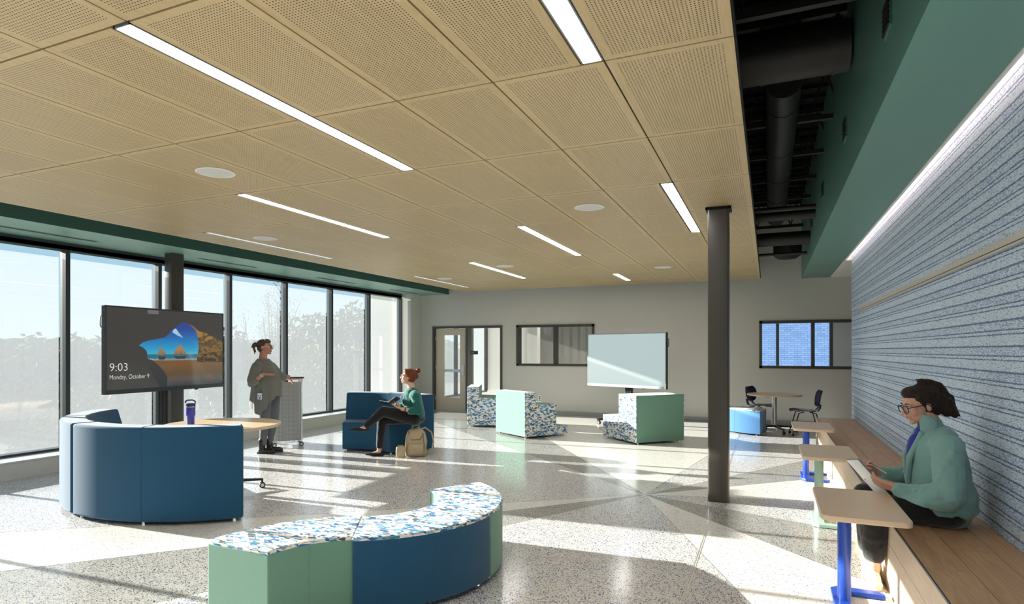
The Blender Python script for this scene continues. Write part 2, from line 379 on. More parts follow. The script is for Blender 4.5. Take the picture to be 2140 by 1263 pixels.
sr = struct(MB().box(.62, 1.13, -6, 14.08, 3.0, 4.6).done('soffit_right', M['green_dark']))
MB().box(1.13, 5.0, 11.48, 14.08, 3.0, 3.1).done('alcove_ceiling', M['white_paint'], sr)
cv = MB(); cv.box(1.13, 1.23, -6, 11.47, 3.13, 3.16); cv.box(1.1301, 1.145, -6, 11.47, 2.985, 3.13)
cv.box(1.13, 1.23, 11.44, 11.47, 2.985, 3.13)
cv.done('cove_housing', M['white_paint'], sr)
cg = tag(MB().box(1.15, 1.20, -6, 11.42, 3.10, 3.128).done('cove_light', M['cove_emit']), 'warm linear cove light washing down the blue wallcovering', 'light')
for y, z in ((4.09, 3.41), (6.19, 3.46), (8.59, 3.5), (10.65, 3.5)):
    g = empty('wall_grille', (.62, y, z)); lb = {4.09: 'small grille high on green bulkhead nearest the camera', 6.19: 'small grille high on green bulkhead, second from the camera', 8.59: 'small grille high on green bulkhead, third from the camera', 10.65: 'small grille high on green bulkhead nearest the back wall'}[y]
    tag(g, lb, 'grille', 'air grilles on the green bulkhead')
    f = MB(); f.box(-.012, 0, -.11, .11, -.09, .09).done('frame', M['green_side'], g)
    for i in range(6): MB().box(-.02, -.012, -.095, .095, -.075 + i * .028, -.063 + i * .028).done('slat', M['black_paint'], g)
# roof deck and plenum
dk = MB(); dk.box(-7.5, .62, -6, 14.08, 4.55, 4.65)
for i in range(67): dk.box(-7.5, .62, -5.9 + i * .3, -5.8 + i * .3, 4.51, 4.55)
struct(dk.done('roof_deck', M['black_paint']))
for i in range(8):
    y = 4.9 + i * 1.22
    g = empty('roof_joist', (0, y, 4.4)); tag(g, 'black steel roof joist in the open plenum, ' + ('nearest the camera', 'second from the camera', 'third from the camera', 'fourth from the camera', 'fourth from the back wall', 'third from the back wall', 'second from the back wall', 'nearest the back wall')[i], 'joist', 'steel joists in the open plenum')
    MB().box(-1.5, .62, -.03, .03, -.45, -.40).box(-1.5, .62, -.03, .03, .05, .09).done('chord', M['duct'], g)
    wbm = MB()
    for j in range(7): x = -1.4 + j * .3; wbm.cyl((x, 0, -.42), (x + .15, 0, .07), .01, n=6); wbm.cyl((x + .15, 0, .07), (x + .3, 0, -.42), .01, n=6)
    wbm.done('web', M['duct'], g)
def duct(p0, p1, r, label, name='duct', rings=()):
    g = empty(name, p0); tag(g, label, 'duct' if name == 'duct' else 'pipe')
    d = Vector(p1) - Vector(p0)
    MB().cyl((0, 0, 0), d, r, n=24).done('shell', M['duct'], g, smooth=True)
    for t in rings: MB().cyl(d * t, d * (t + .02 / d.length), r * 1.04, n=24).done('band', M['duct'], g, smooth=True)
    return g
duct((.13, 6.15, 3.95), (.13, 12.4, 3.95), .15, 'long charcoal round duct running lengthwise in the open plenum', rings=(.08, .3, .5, .7, .9))
duct((-.6, 5.75, 4.0), (.6, 5.75, 4.0), .2, 'charcoal cross duct the long plenum duct branches from', rings=(.45, .9))
duct((-.6, 4.35, 4.1), (.61, 4.35, 4.1), .24, 'large charcoal cross duct at the near end of the plenum', rings=(.5,))
duct((-1.2, 9.6, 3.52), (.6, 9.6, 3.52), .035, 'thin black sprinkler pipe crossing the plenum, second from the back', 'pipe')
duct((-1.2, 10.0, 3.5), (.62, 10.0, 3.5), .07, 'upper black round pipe crossing the far part of the plenum', 'pipe')
duct((-1.2, 11.2, 3.36), (.62, 11.2, 3.36), .11, 'thick black round duct crossing the far part of the plenum')
duct((-1.2, 12.1, 3.24), (.62, 12.1, 3.24), .025, 'thin black pipe crossing the plenum nearest the back wall', 'pipe')
tag(MB().lathe([(.02, 3.25), (.16, 3.26), (.24, 3.32), (.25, 3.62), (.2, 3.66)], (.33, 12.9), 20).done('exhaust_hood', M['duct'], smooth=True), 'dark rounded duct hood hanging in the plenum near the back wall', 'duct')

# ================================================================== ceiling cloud
XL = [-.14 - .61 * k for k in range(12)]; YL = [3.06 + 1.22 * k for k in range(-6, 9)] + [13.61]
cl = struct(MB().box(-6.84, -.15, -4.25, 13.6, 3.04, 3.06).done('ceiling', M['black_paint']))
LIGHTS = [(-2.58, 1.84, 4.28, 1), (-4.41, 4.28, 6.72, 1), (-6.24, 5.5, 7.94, 0), (-.75, .62, 3.06, 1), (-.75, 5.5, 7.94, 1), (-2.58, 6.72, 9.16, 1), (-4.41, 9.16, 11.6, 1), (-6.24, 10.38, 12.82, 0), (-2.58, 11.6, 12.82, 1),
          (-4.41, -.6, 1.84, 1), (-6.24, .62, 3.06, 0), (-2.58, -3.04, -.6, 1), (-.75, -4.26, -1.82, 1)]
gap_shade = MB()
for x in XL: gap_shade.box(x - .0055, x + .0055, -4.25, 13.6, 2.99, 3.04)
for y in YL: gap_shade.box(-6.84, -.15, y - .0065, y + .0065, 2.9905, 3.04)
gap_shade.done('gap_shade_strips', M['black_paint'], cl)['kind'] = 'stuff'  # black strips added in the panel gaps to paint their shade
def panel_mesh(w, h, m, nm):
    o = MB().box(-w / 2, w / 2, -h / 2, h / 2, 0, .02).done(nm, m); me = o.data; bpy.data.objects.remove(o); return me
PM = {}
for i in range(11):
    for j in range(len(YL) - 1):
        x1, x0 = XL[i], XL[i + 1]; y0, y1 = YL[j], YL[j + 1]
        # a light sits on the left side of grid line XL[k]; it narrows the panel whose right edge is XL[k]
        cut = any(abs(lx - x1) < .02 and ly0 < (y0 + y1) / 2 < ly1 for lx, ly0, ly1, _ in LIGHTS)
        if cut: x1 -= .115
        w, h = round(x1 - x0 - .010, 3), round(y1 - y0 - .012, 3)
        if (w, h) not in PM: PM[(w, h)] = panel_mesh(w, h, M['ceil_n'] if w < .55 else (M['ceil_s'] if h < 1 else M['ceil']), 'ceiling_panel')
        o = bpy.data.objects.new('ceiling_panel', PM[(w, h)]); COL.objects.link(o); o.parent = cl; o.location = ((x0 + x1) / 2, (y0 + y1) / 2, 2.98)
LL = ['long linear ceiling light nearest the camera, above the left display', 'lit linear ceiling light second from the windows, over the cart', 'dim grey linear ceiling light nearest the windows, over the curved sofa', 'lit linear ceiling light cut by the top edge of the picture', 'lit linear ceiling light ending just left of the charcoal column', 'lit linear ceiling light mid-room between two round speakers', 'narrow lit linear ceiling light near the far left of the cloud', 'dim grey linear ceiling light at the far window end', 'short lit linear ceiling light nearest the back wall']
for n_, (lx, ly0, ly1, on) in enumerate(LIGHTS):
    g = empty('ceiling_light', (lx - .055, (ly0 + ly1) / 2, 2.98)); h = (ly1 - ly0) / 2 - .01
    tag(g, LL[n_] if n_ < len(LL) else ('linear ceiling light behind the camera number ' + ['one', 'two', 'three', 'four'][n_ - 9]), 'light', 'linear lights in the wooden ceiling')
    f = MB(); f.box(-.054, -.046, -h, h, -.002, .055); f.box(.046, .054, -h, h, -.002, .055); f.box(-.054, .054, -h, -h + .008, -.002, .055); f.box(-.054, .054, h - .008, h, -.002, .055)
    f.done('frame', M['alu_grey'], g); MB().box(-.046, .046, -h + .008, h - .008, .003, .01).done('diffuser', M['white_emit'] if on else M['dim_emit'], g)
SL = ['round white ceiling speaker nearest the left display', 'round white ceiling speaker near the middle right of the cloud', 'round white ceiling speaker beside the dim light over the windows', 'round white ceiling speaker past the middle, left of centre', 'round white ceiling speaker in the far right of the cloud', 'round white ceiling speaker at the far window side']
for (x, y), lb in zip([(-4.10, 3.68), (-1.65, 6.11), (-5.92, 6.1), (-4.11, 9.77), (-1.67, 11.02), (-5.93, 10.95)], SL):
    g = empty('ceiling_speaker', (x, y, 2.98)); tag(g, lb, 'speaker', 'round speakers in the ceiling')
    MB().lathe([(.150, .0), (.152, -.006), (.138, -.009), (.134, -.004)], n=40, cap0=False, cap1=False).done('rim', M['white_paint'], g, smooth=True)
    MB().lathe([(.001, -.005), (.135, -.005), (.135, 0)], n=40, cap1=False).done('grille', plain('speaker_mesh', (.62, .62, .60), .6), g)

# ================================================================== glazing
MY = [5.25 + 1.373 * k for k in range(-8, 7)]; MY[-1] = 13.5
for k in range(len(MY) - 1):
    y0, y1 = MY[k], MY[k + 1]; g = struct(empty('window_%d' % (k + 1), (-8.54, (y0 + y1) / 2, 0))); h = (y1 - y0) / 2
    MB().box(-.16, 0, -h, h, 2.865, 2.97).box(-.05, .0, -h, h, 2.875, 2.93).done('head_frame', M['alu_dark'], g)
    MB().box(-.16, 0, -h, h, .215, .245).done('sill_frame', M['alu_dark'], g)
    m_ = MB(); m_.box(-.07, 0, h - .03, h + .03, .245, 2.865); m_.done('mullion', M['alu_dark'], g)
    m_ = MB(); m_.box(-.125, -.07, h - .026, h + .026, .245, 2.865); m_.done('mullion_cap', plain('mullion_cap_paint', (.13, .145, .15), .4, .3), g)
    if k == 0: MB().box(-.16, 0, -h - .03, -h + .03, .245, 2.865).done('mullion', M['alu_dark'], g)
    MB().quad((-.07, -h + .03, .245), (-.07, h - .03, .245), (-.07, h - .03, 2.865), (-.07, -h + .03, 2.865)).done('pane', M['glass'], g)
    MB().quad((-.15, -h + .03, .245), (-.15, h - .03, .245), (-.15, h - .03, 2.78), (-.15, -h + .03, 2.78)).done('solar_screen', M['screen'], g)

# ================================================================== columns
c1 = struct(empty('column', (-.46, 6.72, 0)))
def hss(w, h, z1, r=.02):
    pts = []
    for cx, cy, a0 in ((w - r, h - r, 0), (-w + r, h - r, 90), (-w + r, -h + r, 180), (w - r, -h + r, 270)):
        for i in range(5): a = R(a0 + i * 22.5); pts.append((cx + r * math.cos(a), cy + r * math.sin(a)))
    return MB().prism(pts, 0, z1)
hss(.1, .1, 4.5).done('shaft', M['steel_col'], c1, smooth=True)
k_ = MB()
for b in ((-.12, .12, -.12, -.102), (-.12, .12, .102, .12), (-.12, -.102, -.12, .12), (.102, .12, -.12, .12)): k_.box(*b, 2.955, 2.995)
k_.done('collar', M['black_paint'], c1)
c2 = struct(hss(.08, .105, 2.97, .012).done('column', M['steel_col'], smooth=True)); c2.location = (-8.075, 6.495, 0)

# ================================================================== bench
bn = empty('bench', (0, 0, 0)); tag(bn, 'long built-in wooden plank bench along the blue wallcovered wall', 'bench')
MB().box(.712, 1.228, -3, 11.17, 0, .447).done('core', M['bench_front'], bn)
def planks(rows, kind, m, L, gap=.0015):
    for (a, b, off) in rows:
        y = off - 1.22 * 6
        while y < 11.18:
            y0, y1 = max(y, -3), min(y + 1.22, 11.18)
            if y1 - y0 > .05:
                if kind == 'top': o = MB().box(a + gap, b - gap, -(y1 - y0) / 2 + gap, (y1 - y0) / 2 - gap, 0, .012).done('top_plank', m, bn); o.location = (0, (y0 + y1) / 2, .448)
                else: o = MB().box(0, .012, -(y1 - y0) / 2 + gap, (y1 - y0) / 2 - gap, a + gap, b - gap).done('front_plank', m, bn); o.location = (.700, (y0 + y1) / 2, 0)
            y += 1.22
planks([(.706, .90, 3.66), (.90, 1.095, 4.06), (1.095, 1.229, 3.25)], 'top', M['bench_top'], 0)
planks([(0, .12, 3.9), (.12, .30, 4.12), (.30, .450, 3.5)], 'front', M['bench_front'], 0)
MB().box(.699, .706, -3, 11.18, .449, .4605).done('nosing', M['alu_dark'], bn)
MB().box(.70, 1.228, 11.17, 11.182, 0, .45).done('end_panel', M['bench_front'], bn)

# ================================================================== C tables
def c_table(y, m, label):
    g = empty('laptop_table', (.42, y, 0)); tag(g, label, 'table', 'laptop tables pulled up to the bench')
    r = .045; pts = []
    for cx, cy, a0 in ((.27 - r, .39 - r, 0), (-.155 + r, .39 - r, 90), (-.155 + r, -.39 + r, 180), (.27 - r, -.39 + r, 270)):
        for i in range(7): a = R(a0 + i * 15); pts.append((cx + r * math.cos(a), cy + r * math.sin(a)))
    MB().prism(pts, .607, .638).done('tabletop', M['maple'], g, smooth=True, bevel=.004)
    MB().cyl((0, .09, .02), (0, .09, .606), .037, n=28).done('post', m, g, smooth=True)
    MB().box(-.03, .22, .05, .13, .59, .606).done('bracket', m, g)
    b = MB(); b.prism([(-.06, .27), (-.02, .31), (.20, .31), (.235, .27), (.235, .235), (.03, .235), (.03, -.135), (.235, -.135), (.235, -.17), (.20, -.21), (-.02, -.21), (-.06, -.17)], .004, .032)
    b.done('base', m, g, bevel=.004)
    for x, yy in ((-.03, .27), (.2, .27), (-.03, -.17), (.2, -.17)): MB().cyl((x, yy, 0), (x, yy, .006), .012, n=10).done('glide', M['blk_plastic'], g)
    return g
c_table(4.19, M['blue_pow'], 'nearest laptop table with cobalt blue post beside the seated tablet reader')
c_table(6.23, M['mint_pow'], 'middle laptop table with pale mint green post along the bench')
c_table(8.30, M['blue_pow'], 'farthest laptop table with cobalt blue post along the bench')

# ================================================================== curved seating
def glides(pts, parent, c=(0, 0)):
    for x, y in pts: MB().cyl((x, y, 0), (x, y, .035), .016, .01, n=12).done('glide', M['chrome'], parent, smooth=True)
def pol(r, a): return (r * math.cos(R(a)), r * math.sin(R(a)))
def sofa_module(c, a0, a1, label, group):
    g = empty('curved_sofa', (c[0], c[1], 0)); tag(g, label, 'sofa', group); e_ = .22
    MB().arc((0, 0), [(.85, .03), (1.30, .03), (1.30, .44), (.85, .44)], a0 + e_, a1 - e_, 30).done('seat', M['blue_fab'], g, smooth=True, bevel=.02, seg=3)
    MB().arc((0, 0), [(1.255, .03), (1.61, .03), (1.61, .86), (1.385, .86), (1.255, .46)], a0 + e_, a1 - e_, 30).done('backrest', M['blue_fab'], g, smooth=True, bevel=.022, seg=3)
    am = (a0 + a1) / 2; p = [pol(r, am) + (z,) for r, z in ((1.262, .46), (1.385, .8605), (1.4, .861), (1.60, .861), (1.6105, .85), (1.611, .05))]
    MB().tube(p, .0018, 6).done('seam', M['blue_fab'], g)
    glides([pol(1.56, a0 + 3), pol(1.56, a1 - 3), pol(.9, a0 + 4), pol(.9, a1 - 4), pol(1.58, am)], g)
    return g
sofa_module((-5.52, 5.2), -162, -101.6, 'left half of the big curved blue sofa, its sunlit back by the window', 'curved blue sofa modules')
sofa_module((-5.52, 5.2), -101.2, -40, 'right half of the big curved blue sofa, its long shaded back facing the camera', 'curved blue sofa modules')
sofa_module((-5.48, 6.93), 60, 120.5, 'curved blue sofa with the reading woman sitting on it', 'curved blue sofa modules')
def ottoman(c, a0, a1, m, label, rin=.49, rout=.955):
    g = empty('curved_ottoman', (c[0], c[1], 0)); tag(g, label, 'ottoman', 'curved ottomans with patterned tops'); e_ = .35
    MB().arc((0, 0), [(rin, .03), (rout, .03), (rout, .445), (rin, .445)], a0 + e_, a1 - e_, 26).done('body', m, g, smooth=True, bevel=.008)
    MB().arc((0, 0), [(rin, .435), (rout + .001, .435), (rout + .001, .462), (rin, .462)], a0 + e_ - .05, a1 - e_ + .05, 26).done('top_panel', M['shards'], g, smooth=True, bevel=.01, seg=3)
    am = (a0 + a1) / 2
    for r in (rout + .001, rin - .001): MB().tube([pol(r, am) + (.032,), pol(r, am) + (.434,)], .0016, 6).done('seam', m, g)
    glides([pol(rout - .05, a0 + 5), pol(rout - .05, a1 - 5), pol(rin + .05, a0 + 9), pol(rin + .05, a1 - 9)], g)
    return g
ottoman((-2.63, 3.74), -61.4, -.7, M['blue_fab'], 'navy curved ottoman in the middle of the foreground trio')
ottoman((-2.63, 3.74), -.5, 60, M['mint_fab'], 'mint curved ottoman at the far end of the foreground trio')
ottoman((-1.935, 2.50), 119.2, 178, M['mint_fab'], 'mint curved ottoman at the near left end of the foreground trio')
ottoman((.07, 12.97), -161.5, -101.5, M['blue_fab2'], 'light blue curved ottoman behind the charcoal column, by the far round table')

# ================================================================== step ottomans
def steps(c, ang, prof, width, label):
    g = empty('step_ottoman', (c[0], c[1], 0), R(ang)); tag(g, label, 'ottoman', 'stepped ottomans near the back wall')
    def slab(y0, y1, sh, m, nm):
        a = [Vector((x, y0, z)) for x, z in sh]; b = [Vector((x, y1, z)) for x, z in sh]
        return MB().rings([a, b]).done(nm, m, g, smooth=True, bevel=.008)
    s_ = 1 if width > 0 else -1
    slab(.004 * s_, width - .004 * s_, prof, M['mint_fab'], 'body')
    slab(0, .012 * s_, prof, M['shards'], 'side_panel'); slab(width - .012 * s_, width, prof, M['shards'], 'side_panel')
    L = max(x for x, z in prof)
    for x in (.06, L - .06):
        for y in (.07 * s_, width - .07 * s_): MB().cyl((x, y, 0), (x, y, .035), .018, .012, n=12).done('glide', M['chrome'], g, smooth=True)
P3 = [(0, .03), (0, .80), (.24, .80), (.24, .58), (.68, .58), (.68, .18), (.93, .18), (.93, .03)]
steps((-3.84, 10.01), 55.5, P3, .96, 'stepped ottoman in the middle, pale mint tall face towards the camera')
steps((-5.52, 11.15), 21.5, P3, .96, 'stepped ottoman by the door, patterned side towards the camera')
steps((-1.95, 10.1), 135.5, [(0, .03), (0, .80), (.51, .80), (.51, .405), (1.01, .405), (1.01, .03)], -.95, 'stepped ottoman in front of the far display, deep mint face towards the camera')

# ================================================================== casters / round tables
def caster(parent, x, y, r=.035, a=0):
    g = empty('caster', (x, y, 0), R(a), parent)
    MB().cyl((0, -.022, r), (0, -.006, r), r, n=20).cyl((0, .006, r), (0, .022, r), r, n=20).done('wheel', M['blk_plastic'], g, smooth=True)
    MB().cyl((0, 0, r), (0, 0, r * 2 + .02), .011, n=12).box(-.02, .02, -.01, .01, r * 1.2, r * 2).done('fork', M['blk_metal'], g)
    MB().cyl((0, -.023, r), (0, -.0225, r), r * .6, n=20).done('hub', M['satin'], g)
    return g
def round_table(x, y, r, rz, label, m=M['table']):
    g = empty('round_table', (x, y, 0), R(rz)); tag(g, label, 'table', 'round cafe tables')
    MB().lathe([(r - .012, .708), (r, .714), (r, .736), (r - .005, .74), (.001, .74)], n=72, cap0=True).done('tabletop', m, g, smooth=True, angle=30)
    MB().lathe([(.16, .70), (.16, .708)], n=24).box(-.3, .3, -.03, .03, .69, .708).done('top_bracket', M['blk_metal'], g)
    MB().cyl((0, 0, .1), (0, 0, .69), .045, n=24).done('column', M['satin'], g, smooth=True)
    for k in range(4):
        a = R(45 + 90 * k); f = empty('foot', (0, 0, 0), a, g)
        MB().rings([[Vector((0, -.03, .10)), Vector((0, .03, .10)), Vector((0, .03, .14)), Vector((0, -.03, .14))], [Vector((.42, -.018, .085)), Vector((.42, .018, .085)), Vector((.42, .018, .105)), Vector((.42, -.018, .105))]]).done('foot_bar', M['blk_metal'], f, bevel=.004)
        q = caster(f, .41, 0, .032); 
    return g
round_table(-5.39, 4.93, .60, 10, 'large round maple table inside the curved blue sofa, drink tumbler on it')
round_table(.105, 12.80, .475, -113, 'small round maple table between two navy chairs by the back wall').scale = (1, 1, .965)

# ================================================================== displays
W_, H_ = 1.93, 1.12
def display(x, y, rz, z0, label, side, screen_m, img=False):
    g = empty('display', (x, y, 0), R(rz)); tag(g, label, 'display', 'large rolling displays')
    w = W_ / 2
    MB().box(-w, w, 0, .06, z0, z0 + H_).done('housing', M['blk_plastic'], g, bevel=.006)
    b = MB(); b.box(-w, w, -.012, 0, z0 + H_ - .02, z0 + H_); b.box(-w, -w + .02, -.012, 0, z0, z0 + H_); b.box(w - .02, w, -.012, 0, z0, z0 + H_)
    b.done('bezel', M['alu_dark'] if img else M['alu_grey'], g, bevel=.002)
    MB().box(-w, w, -.02, .0, z0, z0 + .055).done('bottom_bar', M['alu_dark'] if img else M['satin'], g, bevel=.004)
    MB().box(-w + .02, w - .02, -.008, -.001, z0 + .055, z0 + H_ - .02).done('screen', screen_m, g)
    s_ = side * w
    MB().tube([(s_, .03, z0 + .83), (s_ + side * .03, .03, z0 + .85), (s_ + side * .035, .03, z0 + .87), (s_ + side * .035, .03, z0 + .97), (s_ + side * .03, .03, z0 + .985), (s_, .03, z0 + .99)], .008, 8).done('handle', M['alu_grey'] if img else M['blk_metal'], g, smooth=True)
    st = MB(); st.box(-.085, .085, .12, .17, .09, z0 + .7); st.box(-.3, .3, .06, .12, z0 + .3, z0 + .75)
    st.done('stand_column', M['alu_dark'], g, bevel=.006)
    for k in range(3): MB().box(-.07 + k * .056, -.045 + k * .056, .112, .121, .1, z0 + .3).done('cable_channel', M['blk_plastic'], g)
    for x_ in (-.42, .42):
        f = empty('foot', (x_, 0, 0), 0, g); MB().box(-.03, .03, -.36, .32, .08, .12).done('foot_bar', M['blk_metal'], f, bevel=.006)
        for yy in (-.32, .28): caster(f, 0, yy, .036)
    MB().box(-.42, .42, .13, .19, .08, .12).done('cross_bar', M['blk_metal'], g)
    MB().box(.42, .47, -.022, -.0, z0 - .014, z0).done('sensor', M['blk_plastic'], g)
    return g
def gloss_screen(name, c, s):
    k = N(name); k.bsdf((.01, .01, .012), .16, 0, .3); k.put(k.b.inputs['Emission Color'], c); k.b.inputs['Emission Strength'].default_value = s; return k.m
k = N('pale_grey_screen'); s_ = k.n('SeparateXYZ'); k.l(k.co('Generated'), s_.inputs[0])
k.bsdf((.06, .065, .065), .28, 0, .6)
k.put(k.b.inputs['Emission Color'], (.46, .58, .58)); k.b.inputs['Emission Strength'].default_value = .85  # even pale grey emission over a dark base
dR = display(-2.70, 12.79, -23.2, .77, 'large display with a blank pale grey screen in front of the back wall', 1, k.m)
TZ = .978
dL = display(-7.58, 6.03, 93.2, TZ, 'large display showing a beach cave lock screen by the windows', -1, gloss_screen('lock_screen_dark', (.05, .048, .044), 1.0), True)
def uvp(px, py):
    s = (px - 108) / 1082.; u = s / (1.18 - .18 * s); yt = 100 + 60 * s; yb = 885 - 60 * s
    return u, (yb - py) / (yb - yt)
def scr(name, pts, m, lay):
    ww, hh = W_ - .04, H_ - .075
    P = [(-W_ / 2 + .02 + u * ww, -.008 - .0004 * lay, TZ + .055 + v * hh) for u, v in (uvp(*p) for p in pts)]
    a = MB(); a.bm.faces.new([a.bm.verts.new(Vector(p)) for p in P]); return a.done(name, m, dL)
def grad(name, stops, z0, z1, noise=0, s=1.0, nsc=8):
    k = N(name); v = k.co(); q = k.n('SeparateXYZ'); k.l(v, q.inputs[0]); f = k.math('DIVIDE', k.math('SUBTRACT', q.outputs[2], TZ + z0), z1 - z0)
    if noise: f = k.math('ADD', f, k.math('MULTIPLY', k.math('SUBTRACT', k.noise(k.map(v, (1, 1, 1.6)), nsc, 6, .6), .5), noise))
    k.bsdf((.01, .01, .01), .12); k.l(k.ramp(f, stops), k.b.inputs['Emission Color']); k.b.inputs['Emission Strength'].default_value = s; return k.m
scr('screen_sky', [(400, 462), (440, 432), (490, 415), (560, 402), (640, 385), (680, 350), (700, 318), (740, 290), (790, 247), (825, 237), (870, 255), (920, 300), (945, 350), (958, 420), (962, 480), (952, 545), (480, 548), (470, 510), (440, 482)], grad('screen_sky', [(0, (.09, .48, .42)), (.35, (.03, .30, .52)), (.7, (.02, .14, .40)), (1, (.03, .06, .26))], .42, .86), 1)
scr('screen_cloud', [(712, 335), (722, 308), (745, 298), (762, 325), (785, 356), (812, 382), (796, 385), (758, 364), (735, 350)], grad('screen_cloud', [(.35, (.03, .16, .42)), (.65, (.38, .55, .70))], .5, .9, 2.4, 1, 34), 2)
scr('screen_sea', [(478, 545), (952, 543), (950, 580), (945, 602), (520, 605), (482, 590)], grad('screen_sea', [(0, (.10, .14, .16)), (.4, (.20, .30, .34)), (.55, (.05, .16, .22)), (.8, (.25, .38, .42)), (1, (.03, .14, .2))], .35, .45, .5, 1, 14), 2)
scr('screen_sand', [(520, 600), (945, 580), (948, 612), (1190, 620), (1190, 826), (660, 855), (665, 768), (640, 720), (600, 670), (570, 640)], grad('screen_sand', [(0, (.04, .05, .06)), (.3, (.10, .085, .07)), (.55, (.11, .07, .04)), (1, (.17, .085, .035))], .06, .36, .12), 2)
scr('screen_near_rock', [(478, 590), (520, 598), (560, 630), (600, 668), (640, 715), (664, 765), (655, 852), (600, 857), (540, 760), (500, 680)], grad('screen_near_rock', [(0, (.02, .03, .035)), (1, (.05, .045, .04))], .05, .4, .3), 3)
scr('screen_cave_wall', [(870, 255), (905, 275), (960, 320), (1040, 345), (1090, 370), (1190, 425), (1190, 600), (1120, 612), (1060, 600), (1000, 622), (942, 612), (950, 560), (962, 480), (958, 420), (945, 350), (920, 300)], grad('screen_cave_wall', [(.2, (.03, .022, .012)), (.5, (.22, .12, .03)), (.7, (.06, .035, .015)), (.9, (.30, .17, .05))], .3, .85, 1.6, 1, 9), 3)
scr('screen_sea_stack', [(565, 552), (585, 520), (590, 485), (600, 474), (610, 480), (615, 505), (635, 510), (648, 535), (650, 550)], grad('screen_sea_stack', [(.2, (.10, .05, .02)), (.8, (.28, .17, .08))], .38, .56, 1.2, 1, 25), 3)
scr('screen_sea_stack', [(722, 548), (740, 505), (755, 475), (775, 458), (790, 450), (802, 480), (825, 500), (845, 543)], grad('screen_sea_stack_b', [(.2, (.10, .05, .02)), (.8, (.32, .19, .09))], .38, .6, 1.2, 1, 25), 3)
for pts in ([(578, 566), (650, 565), (640, 595), (585, 596)], [(725, 562), (842, 560), (830, 588), (745, 590)]): scr('screen_reflection', pts, gloss_screen('screen_reflection', (.05, .045, .045), 1), 3)
scr('screen_badge', [(482, 125), (582, 130), (582, 165), (482, 161)], gloss_screen('screen_badge', (.14, .14, .14), 1), 3)
txm = gloss_screen('screen_text', (.75, .76, .77), 1)
def text(body, px, py, hpx, name, parent, m=txm):
    cu = bpy.data.curves.new(name, 'FONT'); cu.body = body; cu.size = 1; cu.offset = -.014; o = bpy.data.objects.new(name, cu)
    COL.objects.link(o); o.data.materials.append(m); return o
def scr_text(body, u0, v0, h, wid):
    o = text(body, 0, 0, 0, 'screen_text', None); bpy.context.view_layer.update(); d = o.dimensions.copy()
    dep = bpy.context.evaluated_depsgraph_get(); me = bpy.data.meshes.new_from_object(o.evaluated_get(dep)); bpy.data.objects.remove(o)
    q = bpy.data.objects.new('screen_text', me); COL.objects.link(q); q.parent = dL; q['label'] = 'thin white lettering reading ' + body.replace(':', ' ').replace(',', '')
    xs = [v.co.x for v in me.vertices]; ys = [v.co.y for v in me.vertices]; kx = wid / (max(xs) - min(xs)); ky = h / (max(ys) - min(ys))
    for v in me.vertices: v.co = Vector((-W_ / 2 + .02 + u0 + (v.co.x - min(xs)) * kx, -.0105, TZ + .055 + v0 + (v.co.y - min(ys)) * ky))
def place_text(body, x0, x1, yt, yb):
    u0, v0 = uvp(x0, yb); _, v1 = uvp(x0, yt); u1, _ = uvp(x1, yb); ww, hh = W_ - .04, H_ - .075
    scr_text(body, u0 * ww, v0 * hh, (v1 - v0) * hh, (u1 - u0) * ww)
place_text('9:03', 135, 296, 632, 704); place_text('Monday, October 9', 135, 494, 742, 797)

# ================================================================== tumbler
t = empty('tumbler', (-5.62, 4.72, .741), R(60)); tag(t, 'violet blue insulated tumbler with flip handle on the round table', 'tumbler')
pur = plain('violet_blue_coating', (.045, .055, .42), .35); pur2 = plain('navy_lid', (.015, .02, .12), .35)
MB().lathe([(.036, 0), (.038, .004), (.039, .09), (.046, .105), (.046, .185)], n=32).done('body', pur, t, smooth=True)
MB().lathe([(.0465, .185), (.0465, .198)], n=32).done('rim_band', plain('gold_band', (.55, .42, .22), .3, .8), t, smooth=True)
MB().lathe([(.047, .198), (.047, .222), (.03, .228)], n=32).done('lid', pur2, t, smooth=True)
MB().tube([(.04, 0, .215), (.045, 0, .245), (.02, 0, .262), (-.03, 0, .262), (-.05, 0, .25), (-.05, 0, .235)], .008, 8).done('handle', pur2, t, smooth=True)

# ================================================================== mobile lectern cart
g = empty('lectern_cart', (-6.99, 7.695, 0), R(46)); tag(g, 'grey perforated metal lectern cart on casters by the window', 'cart')
def perfo():
    k = N('perforated_grey_metal'); v = k.co(); s = k.n('SeparateXYZ'); k.l(v, s.inputs[0]); d2 = None
    for o in (s.outputs[0], s.outputs[2]):
        q = k.math('DIVIDE', o, .021); fr = k.math('SUBTRACT', q, k.math('ROUND', q)); fr = k.math('MULTIPLY', fr, fr); d2 = fr if d2 is None else k.math('ADD', d2, fr)
    h = k.math('LESS_THAN', d2, .045); ins = k.math('LESS_THAN', k.math('ABSOLUTE', s.outputs[0]), .165)
    k.bsdf(k.mix(k.math('MULTIPLY', h, ins), (.36, .37, .37), (.06, .06, .06)), .45, .3); return k.m
MB().box(-.19, .19, -.01, .0, .10, 1.03).done('front_panel', perfo(), g)
sp = MB().box(.18, .19, 0, .42, .10, 1.03).box(-.19, -.18, 0, .42, .10, 1.03).done('side_panel', M['alu_grey'], g)
MB().box(-.19, .19, 0, .42, .10, .12).done('shelf', M['alu_grey'], g)
for x in (-.205, .205):
    for y in (-.005, .42): MB().cyl((x, y, .07), (x, y, 1.06), .014, n=14).done('post', M['chrome'], g, smooth=True)
MB().cyl((-.205, -.005, .085), (.205, -.005, .085), .012, n=12).done('bottom_rail', M['chrome'], g, smooth=True)
MB().box(-.225, .225, -.03, .44, 1.06, 1.082).done('top', M['maple'], g, bevel=.003)
for x in (-.205, .205):
    for y in (-.005, .42): caster(g, x, y, .034)
